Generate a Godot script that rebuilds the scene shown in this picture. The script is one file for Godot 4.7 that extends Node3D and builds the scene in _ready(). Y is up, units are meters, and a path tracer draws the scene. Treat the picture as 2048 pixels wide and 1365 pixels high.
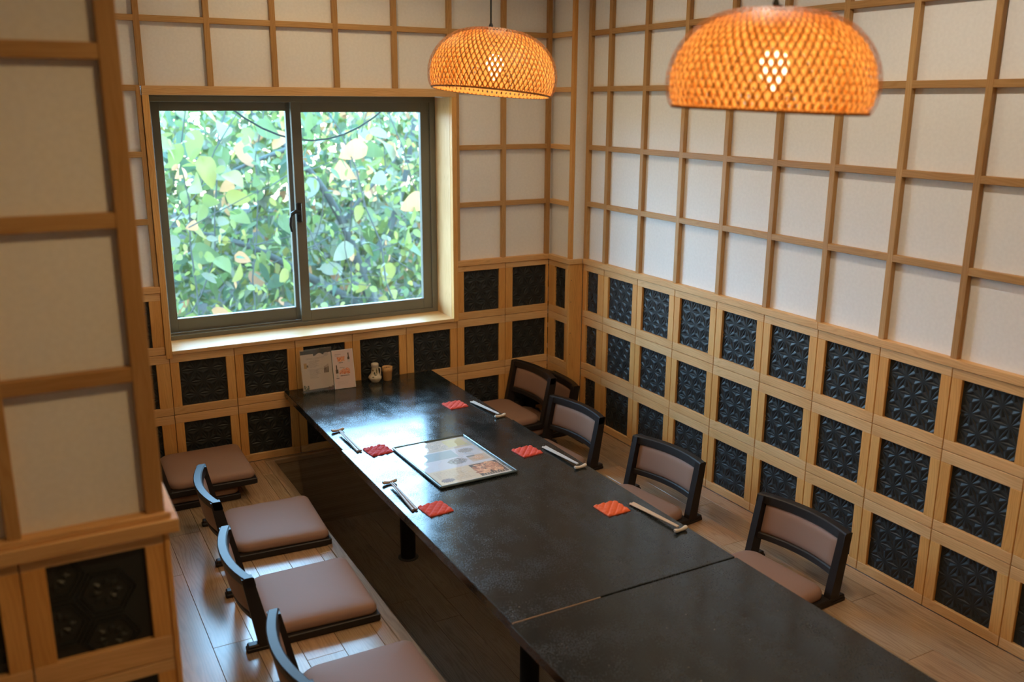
extends Node3D

# ---------------------------------------------------------------- small mesh kit
class MB:
	var v := PackedVector3Array()
	var n := PackedVector3Array()
	var t := PackedVector2Array()
	var c := PackedColorArray()
	var use_c := false
	var col := Color(1, 1, 1)
	func tri(a: Vector3, b: Vector3, d: Vector3, hint: Vector3, ua := Vector2.ZERO, ub := Vector2.ZERO, ud := Vector2.ZERO) -> void:
		var nn := (b - a).cross(d - a)
		if nn.length_squared() < 1e-18:
			return
		nn = nn.normalized()
		if nn.dot(hint) < 0.0:
			nn = -nn
			_put(a, b, d, nn, ua, ub, ud)
		else:
			_put(a, d, b, nn, ua, ud, ub)
	func _put(a: Vector3, b: Vector3, d: Vector3, nn: Vector3, ua: Vector2, ub: Vector2, ud: Vector2) -> void:
		v.append(a); v.append(b); v.append(d)
		n.append(nn); n.append(nn); n.append(nn)
		t.append(ua); t.append(ub); t.append(ud)
		if use_c:
			c.append(col); c.append(col); c.append(col)
	func quad(a: Vector3, b: Vector3, d: Vector3, e: Vector3, hint: Vector3, ua := Vector2.ZERO, ub := Vector2.ZERO, ud := Vector2.ZERO, ue := Vector2.ZERO) -> void:
		tri(a, b, d, hint, ua, ub, ud)
		tri(a, d, e, hint, ua, ud, ue)
	func uvp(p: Vector3, ax: int, g: int, off: Vector2) -> Vector2:
		# ax: axis the face looks along, g: axis of the grain
		var o := [0, 1, 2]
		o.erase(ax)
		if g in o:
			o.erase(g)
			return Vector2(p[g], p[o[0]]) + off
		return Vector2(p[o[0]] * 0.15, p[o[1]]) + off
	func box(lo: Vector3, hi: Vector3, b := 0.0, g := -1, off := Vector2.ZERO) -> void:
		var ctr := (lo + hi) / 2.0
		var h := (hi - lo) / 2.0
		if g < 0:
			g = 0
			for i in 3:
				if h[i] > h[g]:
					g = i
		b = minf(b, minf(h.x, minf(h.y, h.z)) * 0.9)
		for ax in 3:
			var p := (ax + 1) % 3
			var q := (ax + 2) % 3
			for s in [-1.0, 1.0]:
				var pts := []
				for k in [[-1.0, -1.0], [1.0, -1.0], [1.0, 1.0], [-1.0, 1.0]]:
					pts.append(_c(ctr, h, b, ax, s, p, k[0], q, k[1]))
				var hint := Vector3.ZERO
				hint[ax] = s
				quad(pts[0], pts[1], pts[2], pts[3], hint, uvp(pts[0], ax, g, off), uvp(pts[1], ax, g, off), uvp(pts[2], ax, g, off), uvp(pts[3], ax, g, off))
		if b > 0.0:
			for ax in 3:
				var p := (ax + 1) % 3
				var q := (ax + 2) % 3
				for sp in [-1.0, 1.0]:
					for sq in [-1.0, 1.0]:
						# chamfer along axis ax between faces p and q
						var a1 := _c(ctr, h, b, p, sp, ax, -1.0, q, sq)
						var a2 := _c(ctr, h, b, p, sp, ax, 1.0, q, sq)
						var b1 := _c(ctr, h, b, q, sq, ax, -1.0, p, sp)
						var b2 := _c(ctr, h, b, q, sq, ax, 1.0, p, sp)
						var hint := Vector3.ZERO
						hint[p] = sp
						hint[q] = sq
						quad(a1, a2, b2, b1, hint, uvp(a1, p, g, off), uvp(a2, p, g, off), uvp(b2, p, g, off), uvp(b1, p, g, off))
			for sx in [-1.0, 1.0]:
				for sy in [-1.0, 1.0]:
					for sz in [-1.0, 1.0]:
						var x := _c(ctr, h, b, 0, sx, 1, sy, 2, sz)
						var y := _c(ctr, h, b, 1, sy, 0, sx, 2, sz)
						var z := _c(ctr, h, b, 2, sz, 0, sx, 1, sy)
						tri(x, y, z, Vector3(sx, sy, sz), uvp(x, 0, g, off), uvp(y, 0, g, off), uvp(z, 0, g, off))
	func _c(ctr: Vector3, h: Vector3, b: float, ax: int, s: float, p: int, sp: float, q: int, sq: float) -> Vector3:
		var r := Vector3.ZERO
		r[ax] = s * h[ax]
		r[p] = sp * (h[p] - b)
		r[q] = sq * (h[q] - b)
		return ctr + r
	func done() -> ArrayMesh:
		var a := []
		a.resize(Mesh.ARRAY_MAX)
		a[Mesh.ARRAY_VERTEX] = v
		a[Mesh.ARRAY_NORMAL] = n
		a[Mesh.ARRAY_TEX_UV] = t
		if use_c:
			a[Mesh.ARRAY_COLOR] = c
		var m := ArrayMesh.new()
		m.add_surface_from_arrays(Mesh.PRIMITIVE_TRIANGLES, a)
		return m

# a surface of rings of points (each ring the same count), with smooth normals
func rings(rows: Array, closed_ring := true, cap_first := false, cap_last := false, uvs := 1.0) -> ArrayMesh:
	var st := SurfaceTool.new()
	st.begin(Mesh.PRIMITIVE_TRIANGLES)
	add_rings(st, rows, closed_ring, cap_first, cap_last, uvs)
	st.generate_normals()
	return st.commit()

func add_rings(st: SurfaceTool, rows: Array, closed_ring := true, cap_first := false, cap_last := false, uvs := 1.0) -> void:
	st.set_smooth_group(0)
	var m: int = rows[0].size()
	var e := m if closed_ring else m - 1
	for i in rows.size() - 1:
		for j in e:
			var k := (j + 1) % m
			var a: Vector3 = rows[i][j]
			var b: Vector3 = rows[i][k]
			var c: Vector3 = rows[i + 1][k]
			var d: Vector3 = rows[i + 1][j]
			var u0 := Vector2(float(j) / m, float(i) / rows.size()) * uvs
			var u1 := Vector2(float(j + 1) / m, float(i) / rows.size()) * uvs
			var u2 := Vector2(float(j + 1) / m, float(i + 1) / rows.size()) * uvs
			var u3 := Vector2(float(j) / m, float(i + 1) / rows.size()) * uvs
			for q in [[a, u0], [b, u1], [c, u2], [a, u0], [c, u2], [d, u3]]:
				st.set_uv(q[1])
				st.add_vertex(q[0])
	for side in [0, 1]:
		if (side == 0 and cap_first) or (side == 1 and cap_last):
			st.set_smooth_group(1 + side)
			var r: Array = rows[0] if side == 0 else rows[rows.size() - 1]
			var ctr := Vector3.ZERO
			for p in r:
				ctr += p
			ctr /= m
			for j in m:
				var k := (j + 1) % m
				st.set_uv(Vector2.ZERO)
				if side == 0:
					st.add_vertex(ctr); st.add_vertex(r[k]); st.add_vertex(r[j])
				else:
					st.add_vertex(ctr); st.add_vertex(r[j]); st.add_vertex(r[k])
			st.set_smooth_group(0)

func lathe(prof: Array, seg := 24, c1 := false, c2 := false) -> ArrayMesh:
	# prof: [r, y] from bottom to top
	var rows := []
	for p in prof:
		var row := []
		for j in seg:
			var a := -TAU * j / seg
			row.append(Vector3(cos(a) * p[0], p[1], sin(a) * p[0]))
		rows.append(row)
	return rings(rows, true, c1, c2)

func tube(pts: Array, r0: float, r1: float, seg := 8) -> ArrayMesh:
	var st := SurfaceTool.new()
	st.begin(Mesh.PRIMITIVE_TRIANGLES)
	add_tube(st, pts, r0, r1, seg)
	st.generate_normals()
	return st.commit()

func add_tube(st: SurfaceTool, pts: Array, r0: float, r1: float, seg := 8) -> void:
	var rows := []
	var up := Vector3(0.13, 0.9, 0.3).normalized()
	for i in pts.size():
		var d: Vector3 = (pts[mini(i + 1, pts.size() - 1)] - pts[maxi(i - 1, 0)]).normalized()
		if absf(d.dot(up)) > 0.95:
			up = Vector3(1, 0, 0.2).normalized()
		var s := d.cross(up).normalized()
		var w := s.cross(d)
		var r := lerpf(r0, r1, float(i) / (pts.size() - 1))
		var row := []
		for j in seg:
			var a := TAU * j / seg
			row.append(pts[i] + (s * cos(a) + w * sin(a)) * r)
		rows.append(row)
	add_rings(st, rows, true, true, true)

# ---------------------------------------------------------------- nodes
var used := {}
func numbered(called: String) -> String:
	var k: int = used.get(called, -1) + 1
	used[called] = k
	return called if k == 0 else "%s_%03d" % [called, k]

func part(called: String, mesh: Mesh, mat: Material, parent: Node3D, at := Vector3.ZERO, rot := Vector3.ZERO) -> MeshInstance3D:
	var o := MeshInstance3D.new()
	o.name = called
	o.mesh = mesh
	if mat:
		o.material_override = mat
	o.position = at
	o.rotation = rot
	parent.add_child(o, true)
	return o

func sub(called: String, parent: Node3D, at := Vector3.ZERO, rot := Vector3.ZERO) -> Node3D:
	var o := Node3D.new()
	o.name = called
	o.position = at
	o.rotation = rot
	parent.add_child(o, true)
	return o

func thing(called: String, label: String, category: String, at := Vector3.ZERO, turn := 0.0, group := "") -> Node3D:
	var o := Node3D.new()
	o.name = numbered(called)
	add_child(o)
	o.position = at
	o.rotation.y = turn
	tag(o, label, category, group)
	return o

func tag(o: Node, label: String, category := "", group := "", kind := "") -> void:
	if label:
		o.set_meta("label", label)
	if category:
		o.set_meta("category", category)
	if group:
		o.set_meta("group", group)
	if kind:
		o.set_meta("kind", kind)

func structure(called: String, label: String, category: String, at := Vector3.ZERO, turn := 0.0) -> Node3D:
	var o := thing(called, label, category, at, turn)
	o.set_meta("kind", "structure")
	return o

# ---------------------------------------------------------------- materials
var M := {}
var rng := RandomNumberGenerator.new()

func lin(r: float, g: float, b: float) -> Color:
	return Color(r, g, b).linear_to_srgb()

func mat(c: Color, rough := 0.6, spec := 0.5) -> StandardMaterial3D:
	var m := StandardMaterial3D.new()
	m.albedo_color = c
	m.roughness = rough
	m.metallic_specular = spec
	return m

func noise(freq: float, sd: int, oct := 4) -> FastNoiseLite:
	var f := FastNoiseLite.new()
	f.seed = sd
	f.noise_type = FastNoiseLite.TYPE_SIMPLEX_SMOOTH
	f.frequency = freq
	f.fractal_octaves = oct
	return f

# wood: u along the grain (1 m), v across (0.25 m)
func wood_image(dark: Color, light: Color, sd: int, ring: float, size := 512) -> Image:
	var im := Image.create(size, size, false, Image.FORMAT_RGB8)
	var warp := noise(1.0, sd, 3)
	var fine := noise(1.0, sd + 7, 3)
	var tone := noise(1.0, sd + 19, 2)
	for y in size:
		var v := absf(2.0 * (y + 0.5) / size - 1.0)
		for x in size:
			var u := absf(2.0 * (x + 0.5) / size - 1.0)
			var w := v * 2.2 + 0.40 * warp.get_noise_2d(u * 0.9, v * 1.7)
			var rg := 0.5 + 0.5 * sin(w * ring * TAU)
			rg = pow(rg, 2.2)
			var fib := 0.5 + 0.5 * fine.get_noise_2d(u * 7.0, v * 130.0)
			var tn := 0.5 + 0.5 * tone.get_noise_2d(u * 1.1, v * 2.0)
			var k := clampf(0.30 * (1.0 - rg) + 0.42 * fib + 0.35 * tn, 0.0, 1.0)
			im.set_pixel(x, y, dark.lerp(light, k))
	return im

func wood_mat(tex: Texture2D, tint: Color, rough: float, sc := Vector3(1, 4, 1)) -> StandardMaterial3D:
	var m := mat(tint, rough, 0.45)
	m.albedo_texture = tex
	m.uv1_scale = sc
	return m

func make_materials() -> void:
	var oak := ImageTexture.create_from_image(wood_image(Color(0.78, 0.59, 0.37), Color(0.94, 0.78, 0.57), 3, 7.0))
	for i in 3:
		M["oak%d" % i] = wood_mat(oak, [Color(1, 1, 1), Color(0.97, 0.95, 0.91), Color(1, 0.97, 0.93)][i], 0.46)
		M["stile%d" % i] = wood_mat(oak, [Color(1.0, 0.92, 0.75), Color(0.97, 0.88, 0.70), Color(1.0, 0.94, 0.79)][i], 0.46)
	for i in 3:
		M["lattice%d" % i] = wood_mat(oak, [Color(0.84, 0.80, 0.72), Color(0.80, 0.75, 0.66), Color(0.86, 0.83, 0.76)][i], 0.5)
	var laminate := ImageTexture.create_from_image(wood_image(Color(0.55, 0.44, 0.335), Color(0.77, 0.65, 0.52), 11, 5.0))
	for i in 4:
		M["plank%d" % i] = wood_mat(laminate, [Color(1, 1, 1), Color(0.9, 0.9, 0.9), Color(1, 0.96, 0.93), Color(0.94, 0.93, 0.9)][i], 0.25)
		M["plank%d" % i].metallic_specular = 0.6
	M.pit = wood_mat(laminate, Color(0.93, 0.96, 1.0), 0.4)
	M.pit_edge = wood_mat(laminate, Color(0.95, 0.95, 0.95), 0.3)
	M.black_panel = mat(lin(0.020, 0.023, 0.024), 0.45, 0.44)
	M.gap = mat(lin(0.03, 0.02, 0.012), 0.9)
	# shoji paper
	var pim := Image.create(256, 256, false, Image.FORMAT_RGB8)
	var pn := noise(1.0, 31, 4)
	for y in 256:
		for x in 256:
			var k := pn.get_noise_2d(absf(x - 128.0) * 0.11, absf(y - 128.0) * 0.11)
			pim.set_pixel(x, y, Color(0.935, 0.925, 0.91) * (1.0 + 0.02 * k))
	M.paper = mat(Color(1, 1, 1), 0.85, 0.3)
	M.paper.albedo_texture = ImageTexture.create_from_image(pim)
	M.paper.uv1_triplanar = true
	M.paper.uv1_scale = Vector3(2, 2, 2)
	M.plaster = mat(lin(0.74, 0.71, 0.66), 0.9, 0.3)
	M.ceiling = mat(lin(0.80, 0.78, 0.74), 0.9, 0.3)
	# table: black laminate, dulled and scratched
	var n1 := noise(1.0, 51, 5)
	var n2 := noise(1.0, 57, 4)
	var r2 := RandomNumberGenerator.new()
	r2.seed = 77
	var ts := 1024
	var rough := Image.create(ts, ts, false, Image.FORMAT_RGB8)
	var alb := Image.create(ts, ts, false, Image.FORMAT_RGB8)
	for y in ts:
		var v := absf(2.0 * (y + 0.5) / ts - 1.0)
		for x in ts:
			var u := absf(2.0 * (x + 0.5) / ts - 1.0)
			var a := n1.get_noise_2d(u * 4.0, v * 3.0)
			var b := n2.get_noise_2d(u * 85.0, v * 50.0)
			var k := 0.14 + 0.22 * smoothstep(-0.35, 0.6, a * 0.45 + b * 0.8)
			rough.set_pixel(x, y, Color(k, k, k))
			var w := clampf(0.4 + 0.35 * a + 0.5 * b, 0.0, 1.0)
			alb.set_pixel(x, y, Color(0.098, 0.118, 0.118).lerp(Color(0.14, 0.156, 0.155), w * w))
	for s in 260:
		var p := Vector2(r2.randf() * ts, r2.randf() * ts)
		var dir := Vector2.RIGHT.rotated(r2.randfn(0.2, 0.7))
		var ln := r2.randf_range(8, 60)
		var sh := r2.randf_range(0.2, 0.3)
		for k in int(ln):
			var q := p + dir * k
			alb.set_pixel(posmod(int(q.x), ts), posmod(int(q.y), ts), Color(sh, sh, sh * 0.97))
	for s in 42:
		var p := Vector2i(r2.randi() % ts, r2.randi() % ts)
		var wide := r2.randi_range(1, 4)
		for dx in wide:
			for dy in r2.randi_range(1, 3):
				alb.set_pixel(posmod(p.x + dx, ts), posmod(p.y + dy, ts), Color(0.8, 0.74, 0.66))
	M.table = mat(Color(1, 1, 1), 1.0, 0.55)
	M.table.albedo_texture = ImageTexture.create_from_image(alb)
	M.table.roughness_texture = ImageTexture.create_from_image(rough)
	M.table.uv1_triplanar = true
	M.table.uv1_world_triplanar = true
	M.table.uv1_scale = Vector3(1.1, 1.1, 1.1)
	M.table.uv1_offset = Vector3(0.21, 0.0, 0.37)
	M.black_metal = mat(lin(0.012, 0.013, 0.014), 0.45)
	M.flange = mat(lin(0.10, 0.09, 0.075), 0.4)
	M.raw_edge = mat(lin(0.42, 0.27, 0.15), 0.7)
	# chairs
	M.stain = mat(lin(0.020, 0.015, 0.013), 0.42, 0.4)
	var fim := Image.create(256, 256, false, Image.FORMAT_RGB8)
	for y in 256:
		for x in 256:
			var k := 0.94 + 0.06 * (1.0 if (x / 2 + y / 2) % 2 == 0 else 0.0) + 0.03 * pn.get_noise_2d(absf(x - 128.0) * 0.3, absf(y - 128.0) * 1.2)
			fim.set_pixel(x, y, Color(k, k, k))
	M.fabric = mat(lin(0.330, 0.192, 0.135), 0.55, 0.26)
	M.fabric.albedo_texture = ImageTexture.create_from_image(fim)
	M.fabric.uv1_triplanar = true
	M.fabric.uv1_scale = Vector3(5, 5, 5)
	M.fabric.rim_enabled = true
	M.fabric.rim = 0.08
	M.fabric.rim_tint = 0.4
	# window
	M.alu = mat(lin(0.165, 0.155, 0.125), 0.45, 0.5)
	M.glass = mat(Color(0.9, 0.95, 0.95, 0.06), 0.02, 0.5)
	M.glass.transparency = BaseMaterial3D.TRANSPARENCY_ALPHA
	M.acrylic = mat(Color(0.92, 0.96, 0.98, 0.04), 0.04, 0.45)
	M.acrylic.transparency = BaseMaterial3D.TRANSPARENCY_ALPHA
	M.handle = mat(lin(0.01, 0.012, 0.014), 0.35)
	# lamp
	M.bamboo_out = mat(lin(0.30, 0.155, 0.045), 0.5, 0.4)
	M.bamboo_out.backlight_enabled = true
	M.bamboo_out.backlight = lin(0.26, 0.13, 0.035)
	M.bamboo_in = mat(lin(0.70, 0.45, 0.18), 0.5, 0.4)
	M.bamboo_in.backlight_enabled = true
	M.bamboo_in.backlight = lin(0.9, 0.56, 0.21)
	M.rim = mat(lin(0.30, 0.14, 0.04), 0.5)
	M.bulb = mat(Color(1, 1, 1), 0.4)
	M.bulb.emission_enabled = true
	M.bulb.emission = Color(1.0, 0.93, 0.82)
	M.bulb.emission_energy_multiplier = 2.5
	M.downlight = mat(Color(1, 1, 1), 0.4)
	M.downlight.emission_enabled = true
	M.downlight.emission = Color(1.0, 0.84, 0.62)
	M.downlight.emission_energy_multiplier = 4.0
	M.cord = mat(lin(0.008, 0.008, 0.009), 0.5)
	M.white_paint = mat(lin(0.7, 0.68, 0.64), 0.6)
	# table ware
	M.coaster = mat(lin(0.62, 0.085, 0.055), 0.75, 0.3)
	M.coaster_orange = mat(lin(0.72, 0.13, 0.045), 0.75, 0.3)
	M.coaster_deep = mat(lin(0.50, 0.055, 0.055), 0.75, 0.3)
	M.chop = mat(lin(0.55, 0.36, 0.20), 0.5)
	M.chop_pale = mat(lin(0.48, 0.42, 0.36), 0.6, 0.3)
	M.chop_dark = mat(lin(0.34, 0.24, 0.16), 0.4)
	M.porcelain = mat(lin(0.62, 0.53, 0.42), 0.22, 0.5)
	M.rest_dark = mat(lin(0.42, 0.34, 0.29), 0.25, 0.5)
	M.cup = mat(lin(0.62, 0.33, 0.12), 0.55)
	M.cup_rim = mat(lin(0.75, 0.46, 0.20), 0.55)
	M.cup_in = mat(lin(0.10, 0.05, 0.02), 0.7)
	M.vinyl = mat(lin(0.10, 0.14, 0.15), 0.16, 0.6)
	M.concrete = mat(lin(0.26, 0.24, 0.235), 0.95)
	M.soil = mat(lin(0.15, 0.14, 0.12), 1.0)
	M.bark = mat(lin(0.040, 0.042, 0.036), 0.9)
	M.cable = mat(lin(0.03, 0.05, 0.05), 0.6)

# ---------------------------------------------------------------- cached oak boards
var cache := {}
func board(sz: Vector3, bevel := 0.0015, g := -1, variant := 0) -> ArrayMesh:
	var key := [sz.snapped(Vector3.ONE * 0.0005), bevel, g, variant]
	if not cache.has(key):
		var b := MB.new()
		b.box(-sz / 2.0, sz / 2.0, bevel, g, Vector2(0.137 + 0.29 * variant, 0.061 + 0.083 * variant))
		cache[key] = b.done()
	return cache[key]

func oak_board(called: String, lo: Vector3, hi: Vector3, parent: Node3D, kind := "oak", g := -1, bevel := 0.0015) -> MeshInstance3D:
	return part(called, board(hi - lo, bevel, g, rng.randi() % 3), M["%s%d" % [kind, rng.randi() % 3]], parent, (lo + hi) / 2.0)

# hemp-leaf relief: raised lines, sunk facets; hw and hh are half sizes of the sheet
func hemp_panel(hw: float, hh: float) -> ArrayMesh:
	var key := ["hemp", snappedf(hw, 0.001), snappedf(hh, 0.001)]
	if cache.has(key):
		return cache[key]
	var b := MB.new()
	var a := 0.0715
	var rowh := a * sqrt(3.0) / 2.0
	for j in range(-3, 4):
		for i in range(-4, 5):
			var p := Vector2((i + (0.5 if posmod(j, 2) == 1 else 0.0)) * a, j * rowh)
			var q := p + Vector2(a, 0)
			for s in [1.0, -1.0]:
				var r: Vector2 = p + Vector2(a / 2.0, s * rowh)
				var g: Vector2 = (p + q + r) / 3.0
				for e in [[p, q], [q, r], [r, p]]:
					var tr := [e[0], e[1], g]
					var ctr: Vector2 = (tr[0] + tr[1] + tr[2]) / 3.0
					if absf(ctr.x) > hw + 0.022 or absf(ctr.y) > hh + 0.022:
						continue
					_pocket(b, tr)
	cache[key] = b.done()
	return cache[key]

func _pocket(b: MB, tr: Array) -> void:
	# incentre and inset
	var A: Vector2 = tr[0]
	var B: Vector2 = tr[1]
	var C: Vector2 = tr[2]
	var la := B.distance_to(C)
	var lb := C.distance_to(A)
	var lc := A.distance_to(B)
	var inc := (A * la + B * lb + C * lc) / (la + lb + lc)
	var area := absf((B - A).cross(C - A)) / 2.0
	var rad := 2.0 * area / (la + lb + lc)
	var k := 1.0 - 0.0021 / rad
	var I := []
	for p in tr:
		I.append(inc + (p - inc) * k)
	var up := Vector3(0, 0, 1)
	var low: Vector2 = (tr[0] + tr[1]) * 0.5 * 0.35 + inc * 0.65
	for e in 3:
		var f := (e + 1) % 3
		var o1 := Vector3(tr[e].x, tr[e].y, 0)
		var o2 := Vector3(tr[f].x, tr[f].y, 0)
		var i1 := Vector3(I[e].x, I[e].y, 0)
		var i2 := Vector3(I[f].x, I[f].y, 0)
		b.quad(o1, o2, i2, i1, up)
		b.tri(i1, i2, Vector3(low.x, low.y, -0.0038), up)

# tortoiseshell relief: hexagon ridges with a flower in each
func kikko_panel(hw: float, hh: float) -> ArrayMesh:
	var key := ["kikko", snappedf(hw, 0.001), snappedf(hh, 0.001)]
	if cache.has(key):
		return cache[key]
	var b := MB.new()
	b.quad(Vector3(-hw, -hh, -0.004), Vector3(hw, -hh, -0.004), Vector3(hw, hh, -0.004), Vector3(-hw, hh, -0.004), Vector3(0, 0, 1))
	var R := 0.062
	for i in range(-2, 3):
		for j in range(-2, 3):
			var c := Vector2(i * R * 1.5, (j + (0.5 if posmod(i, 2) == 1 else 0.0)) * R * sqrt(3.0)) + Vector2(0.012, 0.02)
			if absf(c.x) > hw - 0.004 or absf(c.y) > hh - 0.004:
				continue
			for s in [[0.95, 0.88], [0.78, 0.73]]:
				for k in 6:
					var d1 := Vector2.RIGHT.rotated(k * PI / 3.0)
					var d2 := Vector2.RIGHT.rotated((k + 1) * PI / 3.0)
					var ps := []
					for q in [c + d1 * R * s[0], c + d2 * R * s[0], c + d2 * R * s[1], c + d1 * R * s[1]]:
						ps.append(Vector2(clampf(q.x, -hw, hw), clampf(q.y, -hh, hh)))
					var mid: Vector2 = (ps[0] + ps[1] + ps[2] + ps[3]) / 4.0
					var z := 0.0
					var md := Vector3((d1 + d2).x, (d1 + d2).y, 0)
					b.quad(_v3(ps[0], -0.004), _v3(ps[1], -0.004), _v3((ps[1] + ps[2]) / 2.0, z), _v3((ps[0] + ps[3]) / 2.0, z), md + Vector3(0, 0, 1))
					b.quad(_v3((ps[0] + ps[3]) / 2.0, z), _v3((ps[1] + ps[2]) / 2.0, z), _v3(ps[2], -0.004), _v3(ps[3], -0.004), -md + Vector3(0, 0, 1))
			for k in 8:
				var ang := k * TAU / 8.0
				var tip := c + Vector2.RIGHT.rotated(ang) * R * 0.55
				var sd := Vector2.UP.rotated(ang) * R * 0.12
				var root := c + Vector2.RIGHT.rotated(ang) * R * 0.12
				var mid := (tip + root) / 2.0
				if absf(tip.x) > hw or absf(tip.y) > hh:
					continue
				for s in [1.0, -1.0]:
					b.tri(_v3(root, -0.004), _v3(mid + sd * s, -0.004), _v3(mid, 0.001), Vector3(0, 0, 1))
					b.tri(_v3(mid + sd * s, -0.004), _v3(tip, -0.004), _v3(mid, 0.001), Vector3(0, 0, 1))
	cache[key] = b.done()
	return cache[key]

func _v3(p: Vector2, z: float) -> Vector3:
	return Vector3(p.x, p.y, z)

# one wainscot unit: two rails over the full width, two stiles between, a sunk black sheet
func wainscot(wall: Node3D, x0: float, x1: float, y0: float, y1: float, m := Vector4(0.04, 0.04, 0.038, 0.042), kikko := false) -> void:
	var g := 0.0013
	var u := sub("wainscot_panel", wall, Vector3((x0 + x1) / 2.0, (y0 + y1) / 2.0, 0))
	var w := (x1 - x0) / 2.0 - g
	var h := (y1 - y0) / 2.0 - g
	var dp := 0.016
	oak_board("rail", Vector3(-w, -h, -dp), Vector3(w, -h + m.z, 0), u)
	oak_board("rail", Vector3(-w, h - m.w, -dp), Vector3(w, h, 0), u)
	oak_board("stile", Vector3(-w, -h + m.z, -dp), Vector3(-w + m.x, h - m.w, -0.0003), u, "stile")
	oak_board("stile", Vector3(w - m.y, -h + m.z, -dp), Vector3(w, h - m.w, -0.0003), u, "stile")
	var ow := w - (m.x + m.y) / 2.0
	var oh := h - (m.z + m.w) / 2.0
	var cx := (m.x - m.y) / 2.0
	var cy := (m.z - m.w) / 2.0
	part("carved_panel", kikko_panel(ow + 0.01, oh + 0.01) if kikko else hemp_panel(ow, oh), M.black_panel, u, Vector3(cx, cy, -dp + 0.0045))

func muntin_v(wall: Node3D, x: float, y0: float, y1: float, w := 0.026) -> void:
	oak_board("muntin", Vector3(x - w / 2.0, y0, -0.022), Vector3(x + w / 2.0, y1, 0.0), wall, "lattice")

func muntin_h(wall: Node3D, y: float, x0: float, x1: float, w := 0.026) -> void:
	oak_board("muntin", Vector3(x0, y - w / 2.0, -0.022), Vector3(x1, y + w / 2.0, -0.0008), wall, "lattice")

func sheet(called: String, lo: Vector3, hi: Vector3, m: Material, parent: Node3D) -> MeshInstance3D:
	var b := MB.new()
	b.box(lo, hi)
	return part(called, b.done(), m, parent)

const ROW := [0.0, 0.3056, 0.6095, 0.9085]
const GRID := [1.237, 1.538, 1.838, 2.118, 2.418]
const TOP := 2.72

# ---------------------------------------------------------------- scene
func _ready() -> void:
	rng.seed = 20240
	make_materials()
	# camera
	var cam := Camera3D.new()
	cam.name = "camera"
	cam.transform = Transform3D(Basis(Vector3(0.876851, 0.005303, 0.480733), Vector3(0.117432, 0.967288, -0.224864), Vector3(-0.466200, 0.253626, 0.847545)), Vector3(-2.7635, 1.77898, 4.43556))
	cam.near = 0.05
	cam.far = 200.0
	add_child(cam)
	var ca := CameraAttributesPhysical.new()
	ca.frustum_focal_length = 32.24
	ca.frustum_focus_distance = 3.95
	ca.exposure_aperture = 2.3
	ca.frustum_near = 0.05
	ca.frustum_far = 200.0
	cam.attributes = ca
	cam.fov = 40.83
	cam.current = true
	# sky and exposure
	var we := WorldEnvironment.new()
	we.name = "environment"
	var env := Environment.new()
	env.background_mode = Environment.BG_SKY
	var sky := Sky.new()
	var sm := ProceduralSkyMaterial.new()
	sm.sky_top_color = Color(0.56, 0.81, 1.0)
	sm.sky_horizon_color = Color(0.70, 0.87, 1.0)
	sm.sky_curve = 0.3
	sm.ground_bottom_color = Color(0.4, 0.42, 0.36)
	sm.ground_horizon_color = Color(0.6, 0.6, 0.56)
	sky.sky_material = sm
	env.sky = sky
	env.background_energy_multiplier = 20.0
	env.tonemap_mode = Environment.TONE_MAPPER_LINEAR
	env.tonemap_exposure = 1.35
	env.sdfgi_enabled = true
	env.ssao_enabled = true
	env.ssil_enabled = true
	we.environment = env
	add_child(we)

	build_shell()
	build_window()
	build_tables()
	build_chairs()
	build_lamps()
	build_tableware()
	build_garden()

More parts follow.
